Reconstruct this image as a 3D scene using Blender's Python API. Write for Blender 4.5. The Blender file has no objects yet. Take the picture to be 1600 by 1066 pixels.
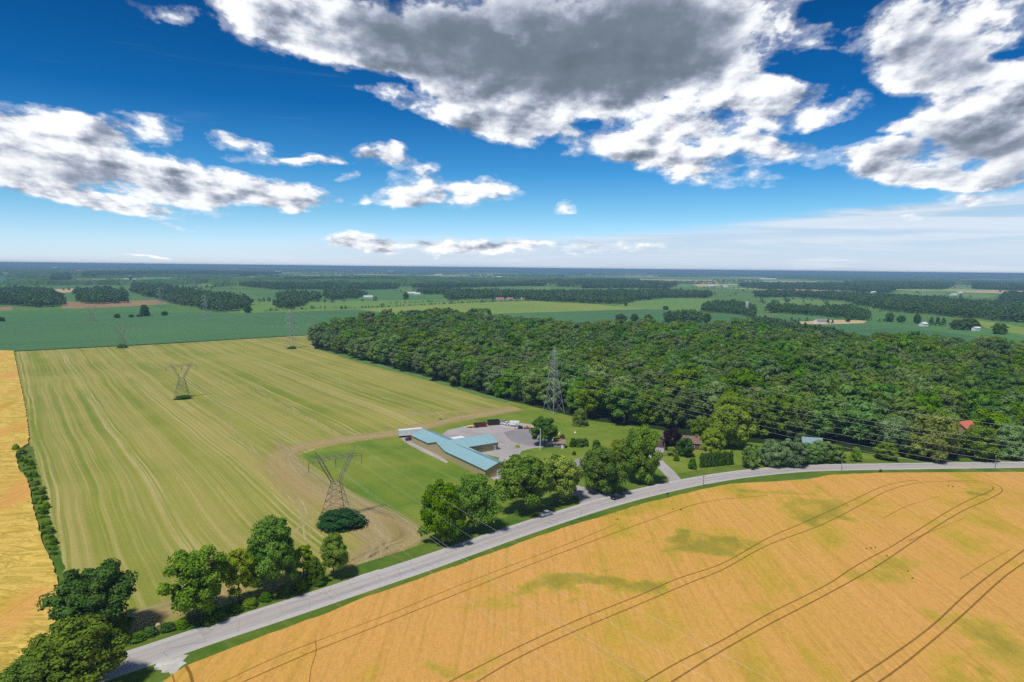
import bpy, math, random
import numpy as np
import mathutils.noise as mnoise
from mathutils import Matrix, Vector
from mathutils.geometry import tessellate_polygon

random.seed(7); rng = np.random.default_rng(11)
scene = bpy.context.scene
COL = scene.collection

# ------------------------------------------------------------------ camera
H = 80.0; F = 1067.0; CX, CY = 800.0, 533.0
ROLL = math.atan(17.5 / 1600); PITCH = math.atan((CY - 418.75) / F)
fv = np.array((0, math.cos(PITCH), -math.sin(PITCH)))
r0 = np.array((1.0, 0, 0)); u0 = np.array((0, math.sin(PITCH), math.cos(PITCH)))
rv = math.cos(ROLL) * r0 + math.sin(ROLL) * u0
uv = -math.sin(ROLL) * r0 + math.cos(ROLL) * u0
cam = bpy.data.cameras.new('camera'); cam.lens = 24.0; cam.sensor_width = 36.0
cam.clip_start = 0.5; cam.clip_end = 300000
cam_o = bpy.data.objects.new('camera', cam); COL.objects.link(cam_o)
cam_o.matrix_world = Matrix(((rv[0], uv[0], -fv[0], 0), (rv[1], uv[1], -fv[1], 0), (rv[2], uv[2], -fv[2], H), (0, 0, 0, 1)))
scene.camera = cam_o

def ray(px, py):
    return fv + (px - CX) / F * rv + (CY - py) / F * uv
def at(px, py, z=0.0):
    """ground point seen at a pixel of the photograph"""
    d = ray(px, py); t = (z - H) / d[2]
    return (d[0] * t, d[1] * t)
def pts(l, z=0.0): return [at(x, y, z) for x, y in l]

# ------------------------------------------------------------------ render settings
scene.view_settings.view_transform = 'Standard'; scene.view_settings.look = 'None'
scene.view_settings.gamma = 1; scene.view_settings.use_curve_mapping = False
scene.view_settings.exposure = 0.42
cy = scene.cycles
cy.max_bounces = 5; cy.diffuse_bounces = 3; cy.glossy_bounces = 2; cy.transmission_bounces = 2
cy.transparent_max_bounces = 8; cy.volume_bounces = 0
cy.use_denoising = False
try: cy.denoiser = 'OPENIMAGEDENOISE'
except Exception: pass

# ------------------------------------------------------------------ node helper
class NT:
    def __init__(s, tree): s.t = tree; s.n = tree.nodes; s.l = tree.links; s.n.clear()
    def node(s, typ, **kw):
        n = s.n.new(typ)
        for k, v in kw.items(): setattr(n, k, v)
        return n
    def put(s, sock, v):
        if isinstance(v, bpy.types.NodeSocket): s.l.new(v, sock)
        elif v is not None: sock.default_value = v
    def math(s, op, a, b=None, c=None, clamp=False):
        n = s.node('ShaderNodeMath', operation=op, use_clamp=clamp)
        s.put(n.inputs[0], a)
        if b is not None: s.put(n.inputs[1], b)
        if c is not None: s.put(n.inputs[2], c)
        return n.outputs[0]
    def vec(s, op, a, b=None):
        n = s.node('ShaderNodeVectorMath', operation=op); s.put(n.inputs[0], a)
        if b is not None: s.put(n.inputs[1], b)
        return n.outputs['Value'] if op in ('LENGTH', 'DOT_PRODUCT') else n.outputs[0]
    def noise(s, vec, scale, detail=4, rough=.5, dist=0.0, out='Fac', lac=2.0):
        n = s.node('ShaderNodeTexNoise'); s.put(n.inputs['Vector'], vec)
        n.inputs['Scale'].default_value = scale; n.inputs['Detail'].default_value = detail
        n.inputs['Roughness'].default_value = rough; n.inputs['Distortion'].default_value = dist
        n.inputs['Lacunarity'].default_value = lac
        return n.outputs[out]
    def mapping(s, vec, loc=(0, 0, 0), rot=(0, 0, 0), scale=(1, 1, 1), typ='POINT'):
        n = s.node('ShaderNodeMapping', vector_type=typ); s.put(n.inputs['Vector'], vec)
        n.inputs['Location'].default_value = loc; n.inputs['Rotation'].default_value = rot; n.inputs['Scale'].default_value = scale
        return n.outputs[0]
    def mix(s, fac, a, b, blend='MIX'):
        n = s.node('ShaderNodeMix', data_type='RGBA', blend_type=blend)
        s.put(n.inputs['Factor'], fac); s.put(n.inputs[6], a); s.put(n.inputs[7], b)
        return n.outputs[2]
    def ramp(s, fac, stops, interp='LINEAR'):
        n = s.node('ShaderNodeValToRGB'); s.put(n.inputs[0], fac); e = n.color_ramp.elements; n.color_ramp.interpolation = interp
        while len(e) > 1: e.remove(e[-1])
        e[0].position = stops[0][0]; e[0].color = stops[0][1]
        for p, c in stops[1:]:
            k = e.new(p); k.color = c
        return n.outputs[0]
    def smooth(s, v, a, b, lo=0.0, hi=1.0):
        n = s.node('ShaderNodeMapRange', interpolation_type='SMOOTHSTEP'); s.put(n.inputs[0], v)
        n.inputs[1].default_value = a; n.inputs[2].default_value = b; n.inputs[3].default_value = lo; n.inputs[4].default_value = hi
        return n.outputs[0]
    def comb(s, x, y, z=0.0):
        n = s.node('ShaderNodeCombineXYZ'); s.put(n.inputs[0], x); s.put(n.inputs[1], y); s.put(n.inputs[2], z); return n.outputs[0]

def C(r, g, b): return (r, g, b, 1.0)

# ------------------------------------------------------------------ sun and sky
SUN_EL = math.radians(62); SUN_AZ = math.radians(-146)      # azimuth from +Y towards +X
sd = Vector((math.sin(SUN_AZ) * math.cos(SUN_EL), math.cos(SUN_AZ) * math.cos(SUN_EL), math.sin(SUN_EL)))
sun = bpy.data.lights.new('sun', 'SUN'); sun.energy = 2.75; sun.angle = math.radians(6.0); sun.color = (1.0, .955, .88)
sun_o = bpy.data.objects.new('sun', sun); COL.objects.link(sun_o)
sun_o.rotation_euler = (-sd).to_track_quat('-Z', 'Y').to_euler(); sun_o.location = (0, 0, 300)

world = bpy.data.worlds.new('World'); scene.world = world; world.use_nodes = True
w = NT(world.node_tree)
geo = w.node('ShaderNodeTexCoord').outputs['Generated']
sep = w.node('ShaderNodeSeparateXYZ'); w.put(sep.inputs[0], geo)
az = w.math('ARCTAN2', sep.outputs[0], sep.outputs[1])
el = w.math('ARCSINE', sep.outputs[2])
DEG = 57.29578
az = w.math('MULTIPLY', az, DEG); el = w.math('MULTIPLY', el, DEG)
elp = w.math('MAXIMUM', el, 0.0)
sky = w.node('ShaderNodeTexSky', sky_type='NISHITA', sun_disc=False)
sky.sun_elevation = SUN_EL; sky.sun_rotation = SUN_AZ; sky.altitude = 300; sky.air_density = 1.0; sky.dust_density = 0.2; sky.ozone_density = 1.6
skyc = w.mix(1.0, sky.outputs[0], C(.1, .1, .1), 'MULTIPLY')
# polarised-looking deepening of the clear sky with height
tint = w.ramp(w.math('DIVIDE', elp, 90.0), [(0.0, C(.86, 1.04, 1.62)), (.02, C(.76, 1.0, 1.42)), (.05, C(.42, .80, 1.10)), (.085, C(.16, .58, .95)), (.14, C(.03, .36, .72)), (.26, C(.006, .21, .47)), (1.0, C(.02, .2, .5))])
skyc = w.mix(1.0, skyc, tint, 'MULTIPLY')
# perspective-like cloud coordinates: clouds shrink and flatten towards the horizon
k = w.math('ADD', elp, 11.0)
cu = w.math('DIVIDE', w.math('MULTIPLY', az, 2.0), w.math('ADD', elp, 42.0))
cv = w.math('MULTIPLY', w.math('LOGARITHM', k, math.e), 1.45)
q = w.comb(cu, cv, 0.0)
nz_w = w.noise(q, 1.7, 4, .6, out='Color')
nwc = w.vec('SUBTRACT', nz_w, (.5, .5, .5))
nw2 = w.vec('SUBTRACT', w.noise(q, 7.0, 3, .55, out='Color'), (.5, .5, .5))
# warped direction coordinates for the cloud layout
def scl(v, f):
    n = w.node('ShaderNodeVectorMath', operation='SCALE'); w.put(n.inputs[0], v); n.inputs['Scale'].default_value = f; return n.outputs[0]
p0 = w.comb(az, el, 0.0)
warp = w.vec('ADD', w.vec('MULTIPLY', nwc, (4.0, 2.6, 0)), w.vec('MULTIPLY', nw2, (1.6, 1.4, 0)))
p1 = w.vec('ADD', p0, warp)

def dirdeg(px, py):
    d = ray(px, py); d = d / np.linalg.norm(d)
    return math.degrees(math.atan2(d[0], d[1])), math.degrees(math.asin(d[2]))
def blobs(lst, src):
    """sum of soft ellipses laid out over the sky; the running sum rides in z so that the nodes are evaluated one after another"""
    st = w.vec('MULTIPLY', src, (1, 1, 0))
    for px, py, rx, ry, rot, wt in lst:
        a, e = dirdeg(px, py)
        a2, e2 = dirdeg(px + rx, py); a3, e3 = dirdeg(px, py - ry)
        sx = abs(a2 - a); sy = abs(e3 - e)
        m = w.mapping(st, (a, e, 0), (0, 0, math.radians(-rot)), (sx * 1.42, sy * 1.42, 1e6), 'TEXTURE')
        v = w.math('MULTIPLY_ADD', w.vec('DOT_PRODUCT', m, m), -wt, wt)
        v = w.math('MAXIMUM', v, 0.0) if wt > 0 else w.math('MINIMUM', v, 0.0)
        st = w.vec('ADD', st, w.comb(0.0, 0.0, v))
    sp = w.node('ShaderNodeSeparateXYZ'); w.put(sp.inputs[0], st)
    return sp.outputs[2]
B = [(50, 235, 120, 60, 0, .8), (190, 272, 150, 48, 8, .9), (330, 297, 130, 28, 5, .9), (445, 308, 95, 20, 5, .8), (225, 200, 65, 22, 0, .7),
     (60, 195, 120, 24, 0, .7), (190, 327, 110, 11, 8, .75), (50, 303, 70, 14, 8, .6), (370, 224, 52, 13, 0, .8), (430, 250, 90, 9, -3, .7),
     (505, 243, 60, 9, -3, .7), (600, 245, 44, 18, 0, 1.0), (540, 275, 24, 10, -20, .7), (665, 281, 62, 22, 10, .9), (755, 296, 55, 22, -8, .85),
     (640, 311, 48, 11, 0, .8), (575, 315, 12, 7, 0, .8), (888, 326, 18, 12, 0, .9), (270, 28, 55, 16, 5, .8), (400, 32, 100, 34, 15, .9),
     (500, 45, 130, 42, 12, 1.0), (620, 60, 140, 50, 8, 1.0), (850, 70, 240, 95, 0, 1.3), (700, 130, 100, 42, 30, .9), (830, 150, 110, 58, 0, 1.0),
     (785, 196, 95, 22, 8, .9), (1110, 50, 150, 80, 0, 1.1), (1000, 150, 150, 60, 0, 1.0), (1225, 160, 95, 34, 5, 1.0), (1150, 130, 70, 40, 0, .6),
     (985, 243, 90, 24, 8, 1.0), (1080, 262, 110, 24, 10, .95), (1205, 238, 88, 16, 5, .95), (1100, 214, 90, 25, 0, .8), (610, 152, 55, 14, 20, .75),
     (1470, 50, 140, 70, 0, 1.1), (1560, 150, 120, 60, 0, 1.0), (1440, 100, 90, 42, 10, .9), (1510, 200, 110, 42, 0, 1.0), (1590, 235, 120, 45, 0, 1.1),
     (1410, 255, 90, 26, 15, .9), (1345, 262, 50, 22, 30, .8), (1480, 284, 140, 14, 5, .9), (1385, 200, 34, 11, 0, .8), (1525, 308, 50, 8, 0, .7),
     (1420, 334, 24, 6, 0, .7), (560, 379, 45, 12, 0, 1.0), (640, 386, 80, 9, 0, .85), (760, 384, 80, 10, 0, .85), (900, 389, 120, 8, 0, .75), (245, 407, 45, 4, 0, .8),
     (1290, 5, 60, 14, 0, -.6), (925, 190, 22, 16, 0, -.8), (1085, 145, 40, 14, 0, -.6), (1575, 80, 36, 10, 0, -.8), (600, 72, 40, 8, 0, -.4), (1255, 100, 45, 20, 0, -.7)]
G = [(860, 50, 260, 90, 0, .80), (960, 95, 190, 60, 0, .35), (640, 60, 120, 50, 0, .22), (1490, 85, 110, 42, 0, .40), (1530, 235, 150, 42, 0, .60),
     (60, 268, 150, 24, 10, .30), (230, 295, 100, 14, 5, .30), (780, 190, 70, 14, 0, .25), (900, 208, 70, 16, 0, .45), (1150, 205, 80, 14, 0, .28),
     (500, 60, 90, 20, 10, .2), (720, 130, 60, 30, 20, .2), (200, 212, 60, 14, 0, .25), (1130, 262, 70, 8, 5, .25), (1250, 175, 50, 12, 0, .25), (680, 293, 45, 8, 0, .2), (400, 316, 90, 7, 0, .2)]
Bv = blobs(B, p1)
Gv = blobs(G, w.vec('ADD', p0, w.vec('MULTIPLY', nwc, (3.0, 2.0, 0))))
# elsewhere in the sky the clouds go on, scattered by a broad noise
far_n = w.smooth(w.noise(w.vec('ADD', q, (13.0, 4.0, 0)), 1.5, 3, .5), .50, .66, 0.0, 1.0)
outside = w.math('MAXIMUM', w.smooth(w.math('ABSOLUTE', az), 40.0, 52.0), w.smooth(el, 25.0, 33.0))
Bv = w.math('MULTIPLY_ADD', far_n, outside, Bv)
def cloudnoise(vec):
    a = w.noise(vec, 6.0, 11, .64, .0)
    return a
N1 = cloudnoise(q)
off = (-.030, .042, 0)
N2 = w.noise(w.vec('ADD', q, off), 6.0, 5, .56, .0); N1s = w.noise(q, 6.0, 5, .56, .0)
bill = w.node('ShaderNodeTexVoronoi', feature='SMOOTH_F1'); w.put(bill.inputs['Vector'], w.vec('ADD', q, w.vec('MULTIPLY', nw2, (.16, .16, 0)))); bill.inputs['Scale'].default_value = 11.0
bill.inputs['Smoothness'].default_value = .4
bill2 = w.node('ShaderNodeTexVoronoi', feature='SMOOTH_F1'); w.put(bill2.inputs['Vector'], w.vec('ADD', q, w.vec('MULTIPLY', nw2, (.10, .10, 0)))); bill2.inputs['Scale'].default_value = 27.0
bill2.inputs['Smoothness'].default_value = .3
bl = w.math('SUBTRACT', .5, bill.outputs['Distance'])
bl2 = w.math('SUBTRACT', .5, bill2.outputs['Distance'])
bl = w.math('MULTIPLY_ADD', bl2, .55, w.math('MULTIPLY', bl, .85))
D = w.math('ADD', w.math('MULTIPLY_ADD', w.math('SUBTRACT', N1, .5), 3.3, Bv), w.math('MULTIPLY', bl, .55))
alpha = w.smooth(D, .40, .98)
alpha = w.math('MULTIPLY', alpha, w.smooth(w.math('ADD', Bv, 0.0), .02, .16))
wisp = w.math('MULTIPLY', w.smooth(D, .2, .6), w.math('MULTIPLY', w.smooth(Bv, .01, .3), .30))
alpha = w.math('MAXIMUM', alpha, wisp)
relief = w.math('MULTIPLY', w.math('SUBTRACT', N2, N1s), w.math('MULTIPLY_ADD', w.math('MINIMUM', Gv, .8), -3.6, 4.3))
thick = w.smooth(D, .8, 2.2, 0.0, .20)
dark = w.math('ADD', w.math('ADD', relief, thick), w.math('MULTIPLY', Gv, w.smooth(D, .7, 1.5, .45, 1.0)))
dark = w.math('MULTIPLY_ADD', w.math('SUBTRACT', .5, w.noise(q, 2.6, 3, .5)), .60, dark)
dark = w.math('MULTIPLY_ADD', bl, -.20, dark)
sh = w.math('DIVIDE', w.math('ADD', dark, 0.30), 1.75)
cloudc = w.ramp(sh, [(0.0, C(.90, .92, .94)), (.14, C(.82, .84, .87)), (.26, C(.64, .67, .73)), (.40, C(.42, .46, .55)), (.52, C(.265, .31, .395)), (.68, C(.165, .205, .26)), (1.0, C(.11, .145, .185))])
# thin high veil low on the right
p2 = w.vec('ADD', p0, w.vec('MULTIPLY', nwc, (6, .8, 0)))
Vv = blobs([(1400, 372, 560, 44, -3, 1.5), (1600, 340, 420, 34, -4, 1.0), (900, 402, 520, 28, 0, 1.1), (1500, 415, 560, 32, 0, 1.0), (200, 418, 600, 14, 0, .5)], p2)
vs = w.noise(w.vec('MULTIPLY', w.comb(az, el), (.05, .9, 0)), 1.0, 5, .6, 1.2)
veil = w.math('MULTIPLY', w.smooth(w.math('ADD', Vv, w.math('MULTIPLY', w.math('SUBTRACT', vs, .5), 1.1)), .1, 1.2), .90)
veil = w.math('MULTIPLY', veil, w.smooth(vs, .2, .62, .55, 1.0))
allsky = w.mix(veil, skyc, w.mix(w.smooth(vs, .35, .65), C(.46, .55, .67), C(.64, .71, .80)))
allsky = w.mix(alpha, allsky, cloudc)
bg = w.node('ShaderNodeBackground'); w.put(bg.inputs[0], allsky); bg.inputs[1].default_value = 0.86
wo = w.node('ShaderNodeOutputWorld'); w.l.new(bg.outputs[0], wo.inputs[0])
try: world.cycles.sampling_method = 'MANUAL'; world.cycles.sample_map_resolution = 512
except Exception: pass

# ------------------------------------------------------------------ materials
def material(name):
    m = bpy.data.materials.new(name); m.use_nodes = True
    return m, NT(m.node_tree)
def finish(n, col, rough=.85, spec=.2, bump=None, strength=.3, metallic=0.0, alpha=None, dist=.1):
    b = n.node('ShaderNodeBsdfPrincipled'); n.put(b.inputs['Base Color'], col); n.put(b.inputs['Roughness'], rough)
    b.inputs['Specular IOR Level'].default_value = spec; b.inputs['Metallic'].default_value = metallic
    if bump is not None:
        bm = n.node('ShaderNodeBump'); bm.inputs['Strength'].default_value = strength; bm.inputs['Distance'].default_value = dist
        n.put(bm.inputs['Height'], bump); n.l.new(bm.outputs[0], b.inputs['Normal'])
    if alpha is not None: n.put(b.inputs['Alpha'], alpha)
    o = n.node('ShaderNodeOutputMaterial'); n.l.new(b.outputs[0], o.inputs[0]); return b
def plain(name, col, rough=.6, var=.12, spec=.3, metallic=0.0, scale=.8):
    m, n = material(name); tc = n.node('ShaderNodeTexCoord').outputs['Object']
    nz = n.noise(tc, scale, 4, .6)
    c = n.mix(nz, C(*[x * (1 - var) for x in col]), C(*[min(1, x * (1 + var)) for x in col]))
    finish(n, c, rough, spec, metallic=metallic); return m

GA = math.radians(-36.7)      # bearing of the land survey grid
def rowcoord(n):
    """x: metres across the rows, y: metres along them"""
    tc = n.node('ShaderNodeTexCoord').outputs['Object']
    return tc, n.mapping(tc, rot=(0, 0, GA * -1 * -1 if False else -GA * -1))

def field_mat(name, c1, c2, row=.0, rowcol=None, big=.012, fine=.6, ang=GA, stripes=8.0):
    m, n = material(name); tc = n.node('ShaderNodeTexCoord').outputs['Object']
    rc = n.mapping(tc, rot=(0, 0, ang))
    a = n.noise(tc, big, 5, .6, .6)
    b = n.noise(n.mapping(rc, scale=(1, .06, 1)), .12, 5, .65)
    f = n.noise(tc, fine, 4, .65)
    mixv = n.math('MULTIPLY_ADD', n.math('SUBTRACT', b, .5), .9, n.math('MULTIPLY_ADD', n.math('SUBTRACT', a, .5), 2.2, .5), clamp=True)
    c = n.mix(mixv, c1, c2)
    v = n.math('MULTIPLY_ADD', n.math('SUBTRACT', f, .5), .55, 1.0)
    c = n.mix(1.0, c, n.comb(v, v, v), 'MULTIPLY')
    if row > 0:
        s2 = n.noise(n.mapping(rc, scale=(1, .012, 1)), 1 / stripes, 3, .7, .3)
        c = n.mix(n.math('MULTIPLY', n.smooth(s2, .54, .66), row), c, rowcol)
    finish(n, c, .9, .1, f, .4); return m

# mown / seeded field: green with tan wheelings that run along the rows and wander
m_mown, n = material('mown_green_field')
tc = n.node('ShaderNodeTexCoord').outputs['Object']
rc = n.mapping(tc, rot=(0, 0, -GA * -1))
lowx = n.noise(tc, .006, 2, .5)
rs = n.node('ShaderNodeSeparateXYZ'); n.put(rs.inputs[0], rc)
xw = n.math('MULTIPLY_ADD', n.math('SUBTRACT', lowx, .5), 11.0, rs.outputs[0])
rw = n.comb(xw, n.math('MULTIPLY', rs.outputs[1], 1.0), 0.0)
base = n.mix(n.smooth(n.noise(tc, .011, 4, .6), .35, .65), C(.180, .225, .026), C(.270, .280, .046))
band = n.noise(n.mapping(rw, scale=(1, .008, 1)), .11, 4, .6)
c = n.mix(n.smooth(band, .42, .66, 0, .62), base, C(.41, .330, .110))
fineband = n.noise(n.mapping(rw, scale=(1, .006, 1)), .55, 4, .75)
c = n.mix(n.smooth(fineband, .46, .62, 0, .58), c, C(.46, .370, .135))
gb = n.noise(n.mapping(rw, scale=(1, .02, 1), loc=(40, 0, 0)), .17, 3, .6)
c = n.mix(n.smooth(gb, .54, .70, 0, .45), c, C(.140, .210, .028))
# paired wheel lines
def pair(n, x, period, phase, half, wdt):
    t = n.math('FRACT', n.math('MULTIPLY_ADD', x, 1 / period, phase))
    d = n.math('MULTIPLY', n.math('ABSOLUTE', n.math('SUBTRACT', t, .5)), period)
    d2 = n.math('ABSOLUTE', n.math('SUBTRACT', d, half))
    return n.smooth(d2, wdt * .4, wdt, 1.0, 0.0)
wob = n.noise(n.mapping(tc, scale=(1, 1, 1)), .02, 2, .5)
xw2 = n.math('MULTIPLY_ADD', n.math('SUBTRACT', wob, .5), 1.6, xw)
pl = pair(n, xw2, 31.0, .23, 1.2, .55)
pl2 = pair(n, xw2, 43.0, .61, .9, .45)
brk = n.smooth(n.noise(n.mapping(rw, scale=(1, .2, 1)), .05, 3, .6), .36, .56)
c = n.mix(n.math('MULTIPLY', n.math('MULTIPLY', n.math('MAXIMUM', pl, pl2), brk), .6), c, C(.50, .41, .19))
f = n.noise(tc, 1.1, 5, .7)
v = n.math('MULTIPLY_ADD', n.math('SUBTRACT', f, .5), .6, 1.0)
c = n.mix(1.0, c, n.comb(v, v, v), 'MULTIPLY')
finish(n, c, .92, .08, f, .5)

# ripe wheat
def wheat(name, lodged=False, ang=0.0, patches=None):
    m, n = material(name); tc = n.node('ShaderNodeTexCoord').outputs['Object']
    big = n.noise(n.mapping(tc, rot=(0, 0, ang), scale=(1, .55, 1)), .014, 5, .62, .8)
    mid = n.noise(n.mapping(tc, rot=(0, 0, ang), scale=(1, .45, 1)), .055, 5, .65, .5)
    c = n.mix(n.smooth(mid, .3, .7), C(.60, .335, .055), C(.66, .365, .095))
    c = n.mix(n.smooth(big, .42, .60, 0, .8), c, C(.66, .345, .095))
    g = n.math('ADD', n.math('MULTIPLY', big, .5), n.math('MULTIPLY', mid, .5))
    if patches:
        gs = None
        for (px_, py_, rx_, ry_, wt_) in patches:
            a_ = at(px_, py_); b_ = at(px_ + rx_, py_); c2_ = at(px_, py_ + ry_)
            m1 = n.mapping(n.vec('ADD', tc, n.vec('MULTIPLY', n.vec('SUBTRACT', n.noise(tc, .045, 4, .6, out='Color'), (.5, .5, .5)), (60, 60, 0))), (a_[0], a_[1], 0), (0, 0, math.radians(20)), (math.dist(a_, b_) * 1.2, math.dist(a_, c2_) * 1.2, 1e5), 'TEXTURE')
            v_ = n.math('MAXIMUM', n.math('MULTIPLY_ADD', n.vec('DOT_PRODUCT', m1, m1), -wt_, wt_), 0.0)
            gs = v_ if gs is None else n.math('ADD', gs, v_)
        g = n.math('SUBTRACT', g, n.math('MULTIPLY', gs, .17))
    c = n.mix(n.smooth(g, .50, .40, 0, .72), c, C(.47, .350, .038))
    c = n.mix(n.smooth(g, .44, .28, 0, .75), c, C(.235, .225, .030))
    rows = n.noise(n.mapping(tc, rot=(0, 0, math.radians(-38)), scale=(1, .02, 1)), .9, 5, .75)
    c = n.mix(n.math('MULTIPLY', n.smooth(rows, .42, .66), .42), c, C(.40, .245, .04))
    f = n.noise(tc, 1.5, 5, .72)
    if lodged:
        w1 = n.noise(tc, .05, 3, .5, out='Color')
        wv = n.vec('ADD', n.mapping(tc, rot=(0, 0, .75), scale=(.35, 1, 1)), n.vec('MULTIPLY', n.vec('SUBTRACT', w1, (.5, .5, .5)), (9, 9, 0)))
        l = n.noise(wv, .45, 5, .68, 1.4)
        msk = n.smooth(n.noise(n.mapping(tc, scale=(1, .35, 1), loc=(17, 5, 0)), .035, 3, .5, .6), .40, .50)
        cl = n.mix(n.smooth(l, .36, .62), C(.42, .31, .045), C(.76, .53, .12))
        c = n.mix(n.math('MULTIPLY', msk, .92), c, cl)
        f = n.math('ADD', n.math('MULTIPLY', f, .3), n.math('MULTIPLY', n.math('MULTIPLY', l, msk), 2.5))
    v = n.math('MULTIPLY_ADD', n.math('SUBTRACT', n.noise(n.mapping(tc, rot=(0, 0, ang), scale=(1, .5, 1)), 1.1, 5, .8), .5), .75, 1.0)
    c = n.mix(1.0, c, n.comb(v, v, v), 'MULTIPLY')
    finish(n, c, .9, .08, f, .6, dist=.35); return m
ROADANG = math.radians(48)
m_wheat = wheat('ripe_wheat', False, math.radians(60), [(890, 925, 130, 22, 1.2), (1090, 855, 60, 12, 1.0), (1300, 800, 70, 14, .9), (1240, 770, 60, 7, .9), (1400, 900, 60, 24, .8), (1560, 1020, 90, 50, 1.1), (1450, 945, 50, 12, .7),
                                                       (720, 1030, 90, 16, .9), (1520, 775, 60, 6, .7), (960, 800, 90, 8, .6), (400, 1020, 40, 12, .6), (840, 1000, 40, 16, .5)]); m_wheat_l = wheat('ripe_wheat_lodged', True, GA * -1 * -1)

m_lawn = field_mat('lawn_grass', C(.080, .175, .014), C(.245, .275, .040), row=.45, rowcol=C(.20, .25, .04), big=.03, fine=.9, stripes=5)
m_verge = field_mat('verge_grass', C(.050, .130, .010), C(.150, .195, .026), row=.5, rowcol=C(.17, .19, .04), big=.07, fine=1.0, stripes=2.5, ang=math.radians(-50))
m_base = field_mat('meadow_ground', C(.080, .175, .040), C(.135, .225, .055), big=.004, fine=.1)
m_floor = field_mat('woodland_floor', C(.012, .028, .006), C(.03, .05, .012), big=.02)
m_crop = field_mat('dark_green_crop', C(.058, .155, .055), C(.090, .195, .070), row=.5, rowcol=C(.095, .20, .078), big=.004, fine=.25, ang=GA + math.pi / 2, stripes=14)
m_crop2 = field_mat('mid_green_crop', C(.070, .185, .050), C(.10, .215, .055), row=.4, rowcol=C(.12, .22, .07), big=.005, fine=.2, ang=GA + math.pi / 2, stripes=14)
m_yel = field_mat('yellow_green_field', C(.17, .27, .045), C(.26, .31, .06), row=.4, rowcol=C(.30, .33, .09), big=.004, fine=.2, ang=GA + math.pi / 2, stripes=16)
m_light = field_mat('light_green_field', C(.12, .24, .050), C(.17, .27, .06), row=.4, rowcol=C(.20, .28, .08), big=.004, fine=.2, stripes=16)
m_brown = field_mat('bare_brown_field', C(.27, .17, .085), C(.36, .24, .12), row=.6, rowcol=C(.24, .21, .075), big=.008, fine=.2)
m_tan = field_mat('tan_stubble_field', C(.50, .36, .17), C(.60, .46, .25), big=.004, fine=.2)
m_gravel = field_mat('yard_gravel', C(.30, .28, .275), C(.46, .425, .395), big=.045, fine=1.1)
m_gravel_d = field_mat('yard_millings', C(.22, .215, .225), C(.29, .275, .275), big=.06, fine=1.1)
m_gravel_l = field_mat('pale_gravel', C(.36, .35, .29), C(.64, .62, .57), big=.25, fine=1.6)

m_road, n = material('worn_asphalt')
uvn = n.node('ShaderNodeTexCoord'); uvs = n.node('ShaderNodeSeparateXYZ'); n.put(uvs.inputs[0], uvn.outputs['UV'])
tr = n.noise(n.comb(n.math('MULTIPLY', uvs.outputs[0], .012), n.math('MULTIPLY', uvs.outputs[1], 9.0)), 1.0, 5, .6)
big = n.noise(uvn.outputs['Object'], .05, 4, .6)
lane = n.math('ABSOLUTE', n.math('SUBTRACT', n.math('FRACT', n.math('MULTIPLY', uvs.outputs[1], 3.0)), .5))
c = n.mix(n.smooth(tr, .35, .65), C(.35, .325, .325), C(.50, .465, .45))
c = n.mix(n.math('MULTIPLY', n.smooth(lane, .12, .3), .35), c, C(.31, .29, .295))
cr_ = n.node('ShaderNodeTexVoronoi', feature='DISTANCE_TO_EDGE'); n.put(cr_.inputs['Vector'], n.mapping(uvn.outputs['UV'], scale=(.16, 1.6, 1))); cr_.inputs['Scale'].default_value = 1.0
c = n.mix(n.smooth(cr_.outputs['Distance'], .0, .02, .45, 0), c, C(.14, .13, .13))
c = n.mix(n.smooth(big, .4, .6, 0, .4), c, C(.43, .395, .37))
ed = n.math('ABSOLUTE', n.math('SUBTRACT', uvs.outputs[1], .5))
c = n.mix(n.smooth(n.math('MULTIPLY_ADD', n.math('SUBTRACT', n.noise(uvn.outputs['Object'], .6, 4, .6), .5), .05, ed), .38, .41, 0, .8), c, C(.50, .47, .42))
f = n.noise(uvn.outputs['Object'], 2.5, 4, .7)
v = n.math('MULTIPLY_ADD', n.math('SUBTRACT', f, .5), .35, 1.0)
c = n.mix(1.0, c, n.comb(v, v, v), 'MULTIPLY'); finish(n, c, .9, .1, f, .2)

def track_mat(name, col, dens=.5, edge=.25, streak=14.0, amax=.9):
    m, n = material(name); t = n.node('ShaderNodeTexCoord'); s = n.node('ShaderNodeSeparateXYZ'); n.put(s.inputs[0], t.outputs['UV'])
    st = n.noise(n.comb(n.math('MULTIPLY', s.outputs[0], .035), n.math('MULTIPLY', s.outputs[1], streak)), 1.0, 5, .65, .3)
    e = n.math('SUBTRACT', .5, n.math('ABSOLUTE', n.math('SUBTRACT', s.outputs[1], .5)))
    a = n.math('MULTIPLY', n.smooth(st, .62 - dens * .4, .74 - dens * .3), n.math('MULTIPLY', n.smooth(e, .0, edge), amax))
    f = n.noise(t.outputs['Object'], 1.2, 4, .7)
    a = n.math('MULTIPLY', a, n.smooth(f, .25, .5, .55, 1))
    c = n.mix(f, C(*[x * .75 for x in col]), C(*[min(1, x * 1.2) for x in col]))
    finish(n, c, .95, .05, alpha=a); return m
m_soft = track_mat('dry_headland', (.56, .41, .18), 1.2, .5, 3.0, .66)
m_trk = track_mat('dry_wheelings', (.50, .40, .20), .58, .35, 9.0, .7)
m_trk2 = track_mat('dry_wheelings_faint', (.50, .42, .19), .35, .3, 6)
m_tram = track_mat('wheat_tramline_shade', (.24, .13, .028), 1.0, .4, 2.5, .7)  # dark brown paints in the shade down in the wheel gaps
m_tram2 = track_mat('wheat_tramline_shade_faint', (.30, .15, .03), .8, .3, 2, .55)  # weaker strip, gap shade likewise put into the colour
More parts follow.
